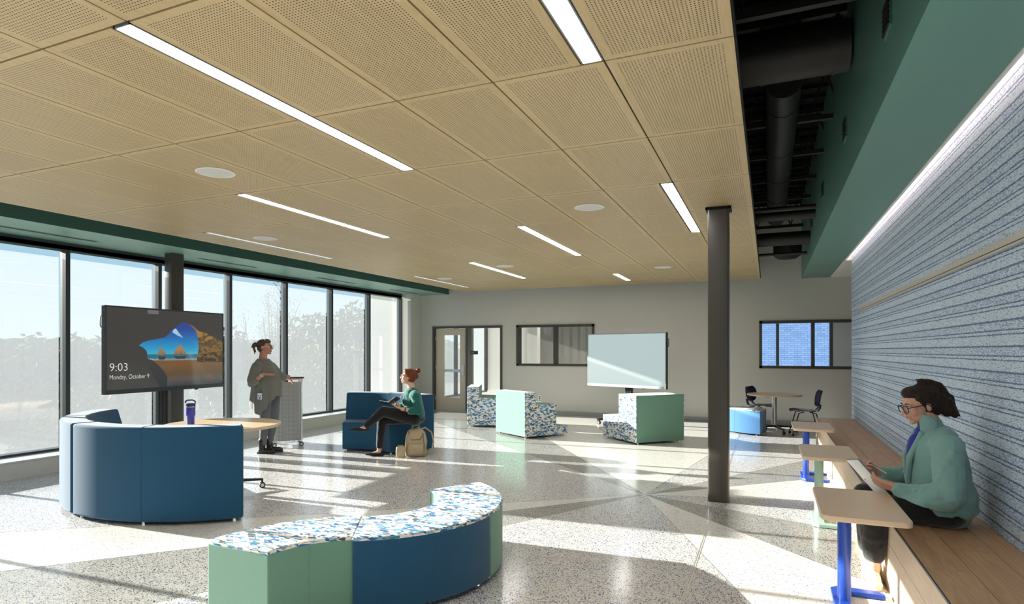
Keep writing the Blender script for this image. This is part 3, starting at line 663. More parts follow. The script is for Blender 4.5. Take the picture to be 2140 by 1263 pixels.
lp = empty('laptop', (-7.03, 7.86, 1.083), R(46)); tag(lp, 'closed black laptop lying on the lectern cart', 'laptop')
MB().box(-.16, .16, -.11, .11, 0, .011).done('base', M['blk_plastic'], lp, bevel=.003)
MB().box(-.16, .16, -.11, .11, .012, .02).done('lid', M['blk_plastic'], lp, bevel=.003)

# ================================================================== chairs
def chair(x, y, rz, label):
    g = empty('shell_chair', (x, y, 0), R(rz)); tag(g, label, 'chair', 'navy shell chairs at the far round table')
    # forward is local +x ; side profile of the shell
    seat = [(.24, .43), (.22, .452), (.12, .455), (0, .445), (-.10, .435), (-.17, .445)]
    def sheet(pr, wd, nm, curve):
        a = MB(); n = 10; rows = []
        for (px, pz), w in zip(pr, wd):
            rows.append([Vector((px + curve * ((j / n * 2 - 1) ** 2), w * (j / n * 2 - 1), pz + .02 * ((j / n * 2 - 1) ** 2))) for j in range(n + 1)])
        V = [[a.bm.verts.new(p) for p in r] for r in rows]
        for r0, r1 in zip(V, V[1:]):
            for j in range(n): a.face([r0[j], r0[j + 1], r1[j + 1], r1[j]])
        o = a.done(nm, M['navy_plastic'], g, smooth=True, angle=80); md = o.modifiers.new('s', 'SOLIDIFY'); md.thickness = .012; md.offset = 0
        md = o.modifiers.new('ss', 'SUBSURF'); md.levels = md.render_levels = 1
        return o
    sheet(seat, [.17, .20, .22, .225, .21, .17], 'seat', 0)
    sheet([(-.225, .515), (-.245, .58), (-.25, .68), (-.27, .76), (-.295, .81)], [.10, .20, .215, .19, .13], 'backrest', .05)
    nk = MB()
    for s in (-1, 1): nk.rings([[Vector((px + dx, s * w + dy, pz)) for dx, dy in ((-.012, -.025), (.012, -.025), (.012, .025), (-.012, .025))] for px, w, pz in ((-.13, .11, .437), (-.20, .11, .455), (-.235, .09, .50), (-.24, .10, .57))])
    nk.done('back_support', M['navy_plastic'], g, smooth=True)
    for sx in (-1, 1):
        for sy in (-1, 1):
            MB().tube([(.05 * sx - .02, .12 * sy, .43), (.14 * sx - .02, .19 * sy, .41), (.23 * sx - .02, .21 * sy, .075)], .010, 8).done('leg', M['blk_metal'], g, smooth=True)
            MB().cyl((.235 * sx - .02, .21 * sy - .01, .025), (.235 * sx - .02, .21 * sy + .01, .025), .025, n=14).cyl((.235 * sx - .02, .21 * sy, .03), (.235 * sx - .02, .21 * sy, .08), .01, n=8).done('caster', M['blk_plastic'], g, smooth=True)
chair(-.13, 13.36, -28, 'navy shell chair behind the far round table, next to the light blue ottoman')
chair(.60, 12.50, 186, 'navy shell chair in profile between the far round table and the bench end')

# ================================================================== backpack and pouch
tan = plain('tan_leather', (.40, .32, .20), .5, bump=.25, bs=150); tan2 = plain('tan_leather_strap', (.46, .37, .24), .5)
g = empty('backpack', (-4.66, 7.74, 0), R(28)); tag(g, 'tan leather backpack standing against the curved blue sofa', 'backpack')
b = MB(); rs = []
for z, w, d in ((.0, .135, .07), (.02, .15, .085), (.15, .155, .09), (.28, .145, .085), (.36, .12, .07), (.395, .08, .045), (.40, .02, .01)):
    rs.append([Vector((w * math.copysign(abs(math.cos(t)) ** .55, math.cos(t)), d * math.copysign(abs(math.sin(t)) ** .55, math.sin(t)), z)) for t in [2 * math.pi * i / 28 for i in range(28)]])
b.rings(rs).done('body', tan, g, smooth=True, angle=60)
rs = []
for z, w, d in ((.03, .10, .03), (.05, .115, .04), (.17, .115, .04), (.19, .10, .03)):
    rs.append([Vector((w * math.copysign(abs(math.cos(t)) ** .5, math.cos(t)), -.08 + d * math.copysign(abs(math.sin(t)) ** .5, math.sin(t)), z)) for t in [2 * math.pi * i / 24 for i in range(24)]])
MB().rings(rs).done('front_pocket', tan, g, smooth=True, angle=60)
MB().tube([(-.1, -.06, .37), (-.06, -.085, .25), (.06, -.09, .25), (.12, -.07, .34)], .004, 6).done('zip', M['blk_metal'], g, smooth=True)
MB().tube([(.10, -.089, .36), (.125, -.088, .2), (.125, -.09, .10)], .003, 6).done('zip', M['blk_metal'], g, smooth=True)
MB().tube([(-.05, .02, .385), (-.05, .02, .43), (0, .02, .45), (.05, .02, .43), (.05, .02, .385)], .009, 8).done('grab_handle', tan2, g, smooth=True)
for s in (-.04, .06): MB().tube([(s, .06, .38), (s + .07, .10, .40), (s + .16, .13, .33), (s + .19, .14, .20), (s + .17, .12, .08), (s + .08, .08, .03)], .012, 8).done('shoulder_strap', tan2, g, smooth=True)
g2 = empty('pouch', (-4.80, 7.555, 0), R(28)); tag(g2, 'small rounded tan pouch leaning on the backpack', 'pouch')
b = MB(); rs = []
for z, w, d in ((.0, .05, .03), (.02, .065, .04), (.09, .07, .045), (.15, .062, .04), (.175, .035, .02)):
    rs.append([Vector((w * math.copysign(abs(math.cos(t)) ** .6, math.cos(t)), d * math.copysign(abs(math.sin(t)) ** .6, math.sin(t)), z)) for t in [2 * math.pi * i / 24 for i in range(24)]])
b.rings(rs).done('body', tan, g2, smooth=True, angle=60)
MB().tube([(-.06, -.03, .13), (0, -.046, .15), (.06, -.03, .13)], .003, 6).done('zip', M['satin'], g2, smooth=True)

# ================================================================== door, borrowed lights
dr = struct(empty('door_1', (0, 14.08, 0)))
f = MB()
for x0, x1, z0, z1 in ((-7.96, -7.91, 0, 2.15), (-6.05, -6.0, 0, 2.15), (-7.91, -6.05, 2.10, 2.15), (-7.0, -6.94, 0, 2.10), (-6.94, -6.05, 0, .06)): f.box(x0, x1, -.03, .20, z0, z1)
f.done('door_frame', M['frame'], dr)
DM = plain('beige_door_paint', (.62, .54, .42), .5); GL = M['glass']
lf = MB()
for x0, x1, z0, z1 in ((-7.90, -7.66, .01, 2.09), (-7.20, -7.005, .01, 2.09), (-7.66, -7.20, .01, .32), (-7.66, -7.20, 1.93, 2.09)): lf.box(x0, x1, .05, .095, z0, z1)
leaf = lf.done('door_leaf', DM, dr)
MB().quad((-7.66, .07, .32), (-7.20, .07, .32), (-7.20, .07, 1.93), (-7.66, .07, 1.93)).done('vision_glass', GL, leaf)
MB().box(-7.66, -7.12, .10, .14, .98, 1.05).done('panic_bar', M['satin'], leaf)
h_ = MB(); h_.box(-7.15, -7.08, .03, .05, .90, 1.17).done('lock_plate', M['satin'], leaf, bevel=.004)
MB().tube([(-7.11, .03, .98), (-7.11, -.02, .98), (-7.22, -.02, .98)], .009, 8).done('lever', M['chrome'], leaf, smooth=True)
for z in (.3, 1.1, 1.85): MB().cyl((-7.905, .04, z - .05), (-7.905, .04, z + .05), .01, n=10).done('hinge', M['satin'], leaf)
MB().quad((-6.94, .07, .06), (-6.05, .07, .06), (-6.05, .07, 2.10), (-6.94, .07, 2.10)).done('sidelight_glass', GL, dr)
def borrowed(n, x0, x1, xm):
    g = struct(empty('window_%d' % n, (0, 14.08, 0))); f = MB()
    for a, b, z0, z1 in ((x0, x0 + .055, 1.16, 2.15), (x1 - .055, x1, 1.16, 2.15), (x0, x1, 1.16, 1.215), (x0, x1, 2.095, 2.15), (xm - .03, xm + .03, 1.2, 2.1)): f.box(a, b, -.025, .20, z0, z1)
    f.done('window_frame', M['frame'], g)
    for a, b in ((x0 + .055, xm - .03), (xm + .03, x1 - .055)): MB().quad((a, .08, 1.215), (b, .08, 1.215), (b, .08, 2.095), (a, .08, 2.095)).done('pane', GL, g)
borrowed(21, -5.62, -3.68, -4.64); borrowed(22, -.17, 1.95, .83)
g = empty('wall_outlet', (0, 14.08, 0)); ox = -5.02
tag(g, 'small white double wall outlet low on the back wall', 'outlet')
MB().box(ox - .04, ox + .04, -.006, 0, .34, .46).done('plate', M['white_paint'], g, bevel=.002)
for z in (.375, .42): MB().box(ox - .015, ox + .015, -.008, -.006, z - .015, z + .015).done('socket', M['alu_dark'], g)

# ================================================================== room behind the back wall
rb = struct(MB().box(-9.2, 5.2, 19.0, 19.2, 0, 1.0).box(-9.2, -1.0, 19.0, 19.2, 1.0, 3.2).box(1.6, 5.2, 19.0, 19.2, 1.0, 3.2).box(-1, 1.6, 19, 19.2, 2.6, 3.2).done('wall_rear_room', M['gray_wall']))
struct(MB().box(-9.2, 5.2, 14.26, 19.0, -.25, 0).done('floor_rear_room', M['terB']))
struct(MB().box(-9.2, 5.2, 14.26, 19.0, 2.9, 3.0).done('ceiling_rear_room', M['white_paint']))
struct(MB().box(-2.9, -2.7, 14.26, 19.0, 0, 2.9).done('wall_rear_partition', M['gray_wall']))
struct(MB().box(-5.55, -2.9, 15.6, 15.75, 0, 2.9).done('wall_rear_inner', plain('taupe_wall', (.36, .34, .31), .7)))
struct(MB().box(3.4, 3.6, 14.26, 19.0, 0, 2.9).done('wall_rear_right', M['white_paint']))
ww = struct(empty('window_30', (-1, 19.0, 0))); f = MB()
for a, b, z0, z1 in ((-.0, .08, 1, 2.6), (1.2, 1.28, 1, 2.6), (2.52, 2.6, 1, 2.6), (0, 2.6, 1, 1.06), (0, 2.6, 2.54, 2.6)): f.box(a, b, 0, .15, z0, z1)
f.done('window_frame', M['frame'], ww)
ws = struct(empty('window_31', (-8.6, 16.6, 0))); f = MB()
for y in (-2.3, -1.1, .1, 1.2, 2.3): f.box(-.1, 0, y - .04, y + .04, .2, 2.9)
f.box(-.1, 0, -2.3, 2.3, .15, .2).done('window_frame', M['frame'], ws)
MB().quad((-.05, -2.3, .2), (-.05, 2.3, .2), (-.05, 2.3, 2.9), (-.05, -2.3, 2.9)).done('pane', GL, ws)
MB().quad((-.12, -2.3, .2), (-.12, 2.3, .2), (-.12, 2.3, 2.9), (-.12, -2.3, 2.9)).done('solar_screen', M['screen'], ws)  # screen added here for haze and to weaken the sun
sg = MB().box(-6.90, -6.69, 14.13, 14.138, 1.435, 1.525).done('room_sign', M['alu_dark'], bevel=.002); tag(sg, 'small dark room sign plate behind the sidelight glass of the door', 'sign')
MB().box(-6.88, -6.80, 14.128, 14.1305, 1.475, 1.49).done('sign_strip', M['alu_grey'], sg)
struct(MB().box(-6.15, -5.85, 16.2, 16.5, 0, 2.9).box(-8.9, -8.6, 15.6, 15.9, 0, 2.9).done('pillar', M['white_paint']))
for i, (x, lb) in enumerate(((-5.0, 'added fill panel brightening the rear room behind the door'), (.8, 'added fill panel brightening the rear room behind the right window'))):
    tag(MB().box(x - .6, x + .6, 16, 17.2, 2.88, 2.899).done('fill_panel', emit('fill_panel_glow', (1, .98, .95), BACKROOM_E * (.5 if x < 0 else 1))), lb, 'light')  # unseen panels added to brighten the rear room
cab = empty('storage_cabinet', (3.38, 16.2, 0)); tag(cab, 'pale blue storage cabinet seen through the right back window', 'cabinet')
pb = plain('pale_blue_laminate', (.36, .45, .62), .4)
MB().box(-.5, 0, -1.6, 1.6, 0, 2.2).done('body', M['white_paint'], cab)
for i in range(4):
    d_ = MB().box(-.52, -.5, -1.58 + i * .8, -.82 + i * .8, .05, 2.15).done('door', pb, cab); MB().box(-.535, -.52, -.92 + i * .8, -.90 + i * .8, 1.3, 1.45).done('handle', M['blk_metal'], d_)
# slate roof outside rear window
k = N('slate_blue_light'); br = k.n('TexBrick'); k.l(k.map(k.co('UV'), (1, 1, 1)), br.inputs['Vector']); br.inputs['Scale'].default_value = 1; br.inputs['Brick Width'].default_value = .22; br.inputs['Row Height'].default_value = .075; br.inputs['Mortar Size'].default_value = .005
k.put(br.inputs['Color1'], (.20, .32, .55, 1)); k.put(br.inputs['Color2'], (.14, .25, .46, 1)); k.put(br.inputs['Mortar'], (.05, .09, .18, 1)); k.bsdf(br.outputs[0], .6)  # blue light on the slate is painted into its colours
rf = MB(); rf.rings([[Vector((-6, 24, -3)), Vector((8, 24, -3)), Vector((8, 24.3, -3)), Vector((-6, 24.3, -3))], [Vector((-6, 27, 7)), Vector((8, 27, 7)), Vector((8, 27.3, 7)), Vector((-6, 27.3, 7))]])
tag(rf.done('slate_roof', k.m), 'steep slate roof with blue light painted in, outside the rear right window', 'roof')

# ================================================================== outdoors (one storey below the room)
gm = plain('hazy_grass', (.085, .085, .07), .9, spec=0)
gr_ = MB(); gr_.quad((-700, -400, -4.2), (-9.5, -400, -4.2), (-9.5, 700, -4.2), (-700, 700, -4.2)); struct(gr_.done('ground', gm))
struct(MB().box(-9.75, -8.86, 13.62, 14.1, -4.2, 4.5).done('exterior_wall', plain('beige_exterior_panel', (.36, .34, .30), .8)))
struct(MB().box(-9.0, -8.8, -6.2, 13.6, -4.2, .19).done('exterior_wall_base', plain('exterior_cladding', (.4, .38, .35), .8)))
LV = [plain('leaf_green', (.12, .15, .08), .9, spec=0), plain('leaf_yellow_green', (.18, .19, .09), .9, spec=0), plain('leaf_grey_green', (.16, .17, .12), .9, spec=0), plain('bark', (.22, .19, .16), .9)]
def tree(x, y, top, w, m, name, label, n=420, base=-4.2, sz=.42, trunk=True, shape=1.0):
    rn = random.Random(int(x * 31 + y * 7)); g = empty(name, (x, y, base)); tag(g, label, 'tree', 'trees outside the windows')
    H = top - base; b = MB()
    lobes = [(rn.uniform(-.5, .5) * w, rn.uniform(-.5, .5) * w, H * rn.uniform(.35, .80), w * rn.uniform(.35, .55)) for _ in range(7)] + [(0, 0, H - w * .5, w * .5)]
    for i in range(n * 8):
        lx, ly, lz, lr = lobes[i % len(lobes)]; v = Vector((rn.gauss(0, 1), rn.gauss(0, 1), rn.gauss(0, 1) * shape)).normalized() * lr * rn.uniform(.55, 1.05)
        c = Vector((lx, ly, lz)) + v
        if c.z < .3: c.z = .3 + rn.random()
        a = Vector((rn.gauss(0, 1), rn.gauss(0, 1), rn.gauss(0, 1))).normalized() * sz * .24; d = a.orthogonal().normalized() * sz * rn.uniform(.5, 1)
        q = a.cross(d).normalized() * sz * .6
        vs = [b.bm.verts.new(c + p) for p in (a, d, -a, -d, q)]
        for f in ((0, 1, 4), (1, 2, 4), (2, 3, 4), (3, 0, 4)): b.bm.faces.new([vs[k] for k in f])
    b.done('crown', m, g)
    MB().tube([(0, 0, 0), (.1, 0, H * .3), (0, .1, H * .7)], [.22, .17, .06], 7).done('trunk', LV[3], g, smooth=True)
tree(-39.14, 35.46, 3.55, 5.6, LV[2], 'broadleaf_tree', 'round hazy broadleaf tree outside behind the lectern cart', 900, sz=.35)
tree(-31.5, 41.5, 4.2, 6.5, LV[0], 'broadleaf_tree', 'tall hazy tree outside behind the seated reader in green', 900, sz=.38)
tree(-26.2, 32.3, 1.0, 4.6, LV[1], 'yellow_bush', 'yellow green bushy tree outside right of the lectern cart', 700, sz=.3)
tree(-49, 30.5, 2.2, 7, LV[2], 'broadleaf_tree', 'low hazy tree outside behind the standing woman', 700)
tree(-64, 27.0, 3.2, 7, LV[0], 'broadleaf_tree', 'hazy tree outside just left of the lock screen display', 700)
tree(-42, 15.5, -.8, 5, LV[2], 'broadleaf_tree', 'low tree outside the second window bay from the left', 600)
tree(-50, 2.5, -1.2, 7, LV[0], 'broadleaf_tree', 'low tree outside the leftmost window bay', 600)
tree(-31, 21.5, -1.5, 5, LV[1], 'yellow_bush', 'low yellow green bush outside below the lock screen display', 600, sz=.3)
# bare poplar with upright stems
pg = empty('bare_poplar', (-32.5, 34.7, -4.2)); tag(pg, 'nearly bare upright poplar with many thin stems outside left of the cart', 'tree', 'trees outside the windows')
rn = random.Random(5); bk = MB(); lf_ = MB()
for i in range(26):
    a = rn.uniform(0, 2 * math.pi); sp_ = rn.uniform(.2, 2.3) * (1.3 if i % 4 == 0 else .8); h = rn.uniform(7.2, 10.8) * (1 - .10 * sp_)
    p = [Vector((0, 0, .5 + rn.random())), Vector((math.cos(a) * sp_ * .45, math.sin(a) * sp_ * .45, h * .4)), Vector((math.cos(a) * sp_ * .8, math.sin(a) * sp_ * .8, h * .7)), Vector((math.cos(a) * sp_, math.sin(a) * sp_, h))]
    bk.tube(p, [.09, .06, .04, .015], 5)
    for k_ in range(7):
        t = rn.uniform(.45, 1); q = p[1].lerp(p[3], t); e = q + Vector((rn.uniform(-.5, .5), rn.uniform(-.5, .5), rn.uniform(.5, 1.2))); bk.tube([q, q.lerp(e, .6), e], [.022, .015, .006], 4)
        for u in range(5):
            c = e + Vector((rn.gauss(0, .25), rn.gauss(0, .25), rn.gauss(0, .3))); lf_.quad(c, c + Vector((.05, .015, 0)), c + Vector((.05, .03, .06)), c + Vector((0, .0, .06)))
bk.cyl((0, 0, 0), (0, 0, 1.6), .3, .22, 8).done('stems', LV[3], pg, smooth=True); lf_.done('leaves', LV[1], pg)
tl = MB(); rn = random.Random(9)
for i in range(520):
    a = R(rn.uniform(88, 200)); d = rn.uniform(120, 175); c = Vector((math.cos(a) * d, math.sin(a) * d, 0)); r = rn.uniform(4, 8); zt = rn.uniform(1.6, 4.2) * d / 150
    n = 7; rs = [[c + Vector((r * k * math.cos(6.283 * j / n + i), r * k * math.sin(6.283 * j / n + i), z)) for j in range(n)] for k, z in ((1, -4.2), (1.1, zt - r * .55), (.75, zt - r * .2), (.2, zt))]
    tl.rings(rs)
tag(tl.done('treeline', LV[0], smooth=False), 'hazy distant line of trees along the horizon outside', 'trees', kind='stuff')

# ================================================================== people
def remesh(o, vox, it=3, fac=.5, dis=0, dsc=.08, seed=0):
    m = o.modifiers.new('r', 'REMESH'); m.mode = 'VOXEL'; m.voxel_size = vox; m.use_smooth_shade = True
    m = o.modifiers.new('s', 'SMOOTH'); m.factor = fac; m.iterations = it
    if dis:
        tx = bpy.data.textures.new('folds', 'CLOUDS'); tx.noise_scale = dsc; tx.noise_depth = 2
        m = o.modifiers.new('d', 'DISPLACE'); m.texture = tx; m.strength = dis; m.texture_coords = 'LOCAL'; m.mid_level = .5
    dg = bpy.context.evaluated_depsgraph_get(); me = bpy.data.meshes.new_from_object(o.evaluated_get(dg)); old = o.data; mt = old.materials[0]; o.modifiers.clear(); o.data = me; bpy.data.meshes.remove(old)
    me.polygons.foreach_set('use_smooth', [True] * len(me.polygons))
    if not me.materials: me.materials.append(mt)
    return o
def skin(name, c):
    k = N(name); k.bsdf(c, .5, 0, .4, Subsurface_Weight=.12, Subsurface_Scale=.02); k.b.inputs['Subsurface Radius'].default_value = (1, .35, .2); k.bump(k.noise(k.co(), 260), .08, .001); return k.m
def hairm(name, c, c2):
    k = N(name); v = k.map(k.co(), (1, 1, 1)); w = k.noise(k.map(k.co(), (60, 60, 14)), 1.6, 4, .6, 1.2)
    k.bsdf(k.mix(k.math('MULTIPLY_ADD', w, 2.4, -.7, clamp=True), c, c2), .5, 0, .22); k.bump(w, .9, .006); return k.m
def cloth(name, c, c2=None, sc=22, st=.5, rough=.85):
    k = N(name); w = k.noise(k.map(k.co(), (1, 1, .7)), sc, 3, .5, .6); f = k.noise(k.co(), 420, 2)
    k.bsdf(k.mix(f, c, c2 or tuple(x * 1.35 + .01 for x in c)), rough, 0, .2, Sheen_Weight=.3); k.bump(k.math('ADD', k.math('MULTIPLY', w, 1.0), k.math('MULTIPLY', f, .05)), st, .012); return k.m
def frame(f, pitch=0):
    f = Vector(f).normalized(); l = Vector((0, 0, 1)).cross(f).normalized(); u = f.cross(l)
    Rm = Matrix((f, l, u)).transposed(); return Rm @ Matrix.Rotation(R(pitch), 3, 'Y')
def head(b, c, F_, sc=1.0):
    """adds skull, jaw, nose, brow, ears to blob b; local axes forward/left/up"""
    P = lambda x, y, z: Vector(c) + F_ @ Vector((x, y, z)) * sc
    E = lambda p, r: b.ell(P(*p), [q * sc for q in r], F_, 18, 12)
    E((-.012, 0, .028), (.094, .074, .086)); E((.028, 0, -.02), (.060, .056, .083)); E((.022, 0, -.062), (.054, .052, .038)); E((.064, 0, -.090), (.021, .022, .018))
    for s in (-1, 1):
        E((.054, s * .031, -.032), (.027, .024, .028)); b.cap(P(.078, s * .012, .020), P(.070, s * .044, .019), .010 * sc, .009 * sc)
        E((-.008, s * .074, -.010), (.017, .009, .031)); E((.097, s * .011, -.034), (.009, .008, .008)); E((.055, s * .052, -.005), (.012, .012, .015))
    b.cap(P(.084, 0, .008), P(.108, 0, -.028), .0085 * sc, .0105 * sc)
    b.cap(P(.082, -.013, -.0565), P(.082, .013, -.0565), .0085 * sc, .0085 * sc); b.cap(P(.080, -.012, -.067), P(.080, .012, -.067), .009 * sc, .009 * sc)
    return P
def face_parts(P, F_, g, sc, lipc, browc, irisc=(.09, .05, .03), lids=True):
    a = MB()
    for s in (-1, 1): a.ell(P(.0745, s * .030, -.001), (.012 * sc,) * 3, F_, 14, 10)
    a.done('eye', plain('eye_white', (.75, .72, .70), .2), g, smooth=True)
    a = MB()
    for s in (-1, 1): a.ell(P(.0835, s * .030, -.003), (.004 * sc, .0055 * sc, .0055 * sc), F_, 12, 8)
    a.done('iris', plain('iris', irisc, .15), g, smooth=True)
    a = MB()
    for s in (-1, 1): a.tube([P(.079, s * .017, .0085), P(.086, s * .030, .0115), P(.078, s * .044, .007)], [.0012 * sc, .0022 * sc, .001 * sc], 6)
    a.done('eyelashes', plain('lash', (.02, .012, .01), .6), g, smooth=True)
    a = MB()
    for s in (-1, 1): a.tube([P(.0865, s * .014, .022), P(.087, s * .030, .028), P(.074, s * .048, .023)], [.0028 * sc, .0038 * sc, .0015 * sc], 6)
    a.done('eyebrow', plain('brow', browc, .7), g, smooth=True)
    a = MB(); a.tube([P(.081, -.022, -.0605), P(.0905, -.008, -.0565), P(.092, 0, -.058), P(.0905, .008, -.0565), P(.081, .022, -.0605)], [.002 * sc, .0042 * sc, .004 * sc, .0042 * sc, .002 * sc], 8)
    a.tube([P(.081, -.020, -.0625), P(.0895, -.008, -.0665), P(.0895, .008, -.0665), P(.081, .020, -.0625)], [.002 * sc, .005 * sc, .005 * sc, .002 * sc], 8)
    a.done('lips', plain('lips', tuple(x * .8 + y * .35 for x, y in zip(lipc, (.5, .28, .2))), .5), g, smooth=True)
def glasses(P, F_, g, sc, m, w=.025, h=.020, th=.0022, temple=None):
    a = MB()
    for s in (-1, 1):
        pts = []
        for i in range(21):
            t = 2 * math.pi * i / 20; pts.append(P(.099 - .10 * abs(abs(math.cos(t) * w * .9) * (1 if s * math.cos(t) > 0 else 0)), s * .033 + w * math.copysign(abs(math.cos(t)) ** .75, math.cos(t)), -.004 + h * math.copysign(abs(math.sin(t)) ** .75, math.sin(t))))
        a.tube(pts, th * sc, 7)
    a.tube([P(.099, -.009, .004), P(.103, 0, .006), P(.099, .009, .004)], th * sc, 6); a.done('glasses', m, g, smooth=True)
    a = MB()
    for s in (-1, 1): a.tube([P(.095, s * .057, .004), P(.06, s * .078, .006), (P(-.005, s * .083, .004)), P(-.02, s * .083, -.012)], th * 1.1 * sc, 6)
    a.done('glasses_temple', temple or m, g, smooth=True)
def hand(b, w, d, n, side, curl=(15, 25, 20), s=1.0, spread=4, thumb=(.55, .65, .25)):
    w = Vector(w); d = Vector(d).normalized(); n = Vector(n); n = (n - d * n.dot(d)).normalized(); a = n.cross(d) * side
    for k in (-1.5, -.5, .5, 1.5): b.cap(w + a * k * .013 * s, w + (d * .080 + a * k * .0195) * s, .0125 * s, .0105 * s, 10)
    for k, L in ((1.5, 1.0), (.5, 1.12), (-.5, 1.05), (-1.5, .82)):
        p = w + (d * .082 + a * k * .0205) * s; ax = Matrix.Rotation(R(spread * k), 3, n if side > 0 else -n); dd = ax @ d
        for sg, (ln, r0, r1) in enumerate(((.042, .0095, .0085), (.026, .0085, .0078), (.021, .0078, .0062))):
            dd = (Matrix.Rotation(R(curl[sg]), 3, dd.cross(n).normalized()) @ dd).normalized(); q = p + dd * ln * L * s; b.cap(p, q, r0 * s, r1 * s, 10); p = q
    t0 = w + (d * .018 + a * .024) * s; td = (d * thumb[0] + a * thumb[1] + n * thumb[2]).normalized(); t1 = t0 + td * .042 * s; td2 = (td + d * .5 + n * .12).normalized(); t2 = t1 + td2 * .032 * s; t3 = t2 + (td2 + d * .2).normalized() * .026 * s
    b.cap(t0, t1, .0145 * s, .0115 * s, 10); b.cap(t1, t2, .0115 * s, .010 * s, 10); b.cap(t2, t3, .010 * s, .008 * s, 10)

# ------------------------------------------------ seated woman with tablet (right foreground)
sk1 = skin('skin_warm', (.58, .33, .24)); A = empty('person', (.97, 4.62, .46))
tag(A, 'woman in mint fleece jacket and black trousers on the bench holding a tablet', 'person')
def at0(o, g):  # keep world-space geometry under a moved empty
    o.parent = g; o.matrix_parent_inverse = Matrix.Translation(-Vector(g.location)); return o
KA = dict(g=None)
class Fig:
    def __init__(s, g): s.g = g
    def blob(s, b, name, m, vox, it=3, dis=0, dsc=.08):
        o = b.done(name, m); remesh(o, vox, it, .5, dis, dsc); at0(o, s.g); return o
    def part(s, b, name, m, **kw):
        o = b.done(name, m, smooth=True, **kw); at0(o, s.g); return o
def parts_fig(g, fn, *a, **kw):
    before = set(bpy.data.objects); h = empty('tmp'); fn(*a[:2], h, *a[2:], **kw)
    for o in set(bpy.data.objects) - before:
        if o.type == 'MESH': at0(o, g)
    bpy.data.objects.remove(h)
fA = Fig(A)
b = MB(); F1 = frame((-.97, -.26, 0), 16); HC = Vector((.868, 4.63, 1.195)); P1 = head(b, HC, F1, 1.04)
b.cap((.905, 4.63, 1.13), (.955, 4.63, 1.0), .050, .060); b.cap((.955, 4.63, .94), (.97, 4.62, .62), .09, .10); b.cap((.96, 4.52, .935), (.96, 4.74, .935), .045, .045)
b.cap((.97, 4.47, .95), (.95, 4.38, .67), .045, .036); b.cap((.95, 4.38, .67), (.715, 4.445, .685), .036, .025)
b.cap((.97, 4.79, .95), (.92, 4.86, .70), .045, .036); b.cap((.92, 4.86, .70), (.665, 4.77, .725), .036, .025)
b.cap((.98, 4.53, .56), (.61, 4.63, .52), .075, .055); b.cap((.61, 4.63, .52), (.635, 4.72, .10), .055, .036); b.cap((.98, 4.73, .56), (.60, 4.85, .56), .075, .055); b.cap((.60, 4.85, .56), (.63, 4.93, .10), .055, .036)
b.cap((.635, 4.76, .05), (.63, 4.66, .035), .032, .03); b.cap((.63, 4.97, .05), (.62, 4.87, .035), .032, .03)
hand(b, (.712, 4.448, .688), (-.84, .42, .20), (.55, .50, .60), -1, (16, 22, 20), 1.0, 5, (.45, .75, .45))
hand(b, (.662, 4.765, .728), (-.70, -.45, .38), (.35, -.85, .1), 1, (35, 40, 25), .98, 4, (.5, .6, .2))
fA.blob(b, 'body', sk1, .0042, 3)
parts_fig(A, face_parts, P1, F1, 1.04, (.42, .16, .13), (.03, .018, .012))
parts_fig(A, glasses, P1, F1, 1.04, plain('dark_glasses', (.02, .02, .03), .25), w=.027, h=.022, th=.0026)
h1 = hairm('dark_brown_hair', (.006, .004, .003), (.040, .022, .014)); b = MB()
for p, r in (((-.024, 0, .036), (.098, .081, .084)), ((-.042, 0, .002), (.074, .079, .084)), ((.030, 0, .078), (.050, .064, .040)), ((-.055, 0, -.03), (.058, .066, .065))): b.ell(P1(*p), [q * 1.04 for q in r], F1, 20, 12)
for s in (-1, 1): b.cap(P1(.02, s * .07, .05), P1(-.02, s * .078, .012), .018, .012); b.cap(P1(.016, s * .074, .03), P1(.006, s * .078, -.035), .008, .004)
b.cap(P1(-.075, 0, .10), P1(-.045, 0, .125), .022, .026); b.cap(P1(-.07, 0, .115), P1(-.125, 0, .075), .026, .030); b.cap(P1(-.125, 0, .075), P1(-.150, .0, -.01), .030, .034); b.cap(P1(-.155, 0, -.01), P1(-.158, -.0, -.08), .035, .028); b.cap(P1(-.13, .03, -.02), P1(-.15, .03, -.105), .034, .020); b.cap(P1(-.165, 0, -.08), P1(-.19, 0, -.105), .022, .006); b.cap(P1(-.10, .01, .02), P1(-.12, .02, -.08), .045, .030)
b.cap(P1(-.045, 0, .135), P1(-.01, 0, .155), .012, .003); b.cap(P1(-.17, 0, -.07), P1(-.175, .03, -.12), .018, .005)
fA.blob(b, 'hair', h1, .006, 2, .008, .03)
b = MB(); b.ell(P1(-.068, 0, .105), (.022, .026, .024), F1); fA.part(b, 'hair_tie', M['blk_plastic'])
b = MB(); b.tube([P1(0, .083, -.03), P1(-.005, .088, -.08), P1(-.03, .090, -.11), P1(-.02, .092, -.14)], .0006, 5); b.tube([P1(-.01, .080, -.03), P1(-.03, .088, -.09), P1(-.01, .094, -.13), P1(.01, .094, -.15)], .0006, 5); fA.part(b, 'loose_strand', h1)
fl1 = cloth('mint_fleece', (.17, .33, .31), (.23, .41, .39), 16, .5)
b = MB()
b.cap((.985, 4.625, .60), (.955, 4.63, .90), .185, .165, sc=(1, .92), up=(0, 1, 0), n=22); b.cap((.965, 4.50, .945), (.965, 4.76, .945), .088, .088); b.ell((.99, 4.625, .575), (.175, .215, .085)); b.ell((.95, 4.63, .995), (.10, .13, .075)); b.cap((.985, 4.55, 1.0), (.985, 4.71, 1.0), .062, .062)
b.ell((1.03, 4.62, .64), (.13, .205, .15))
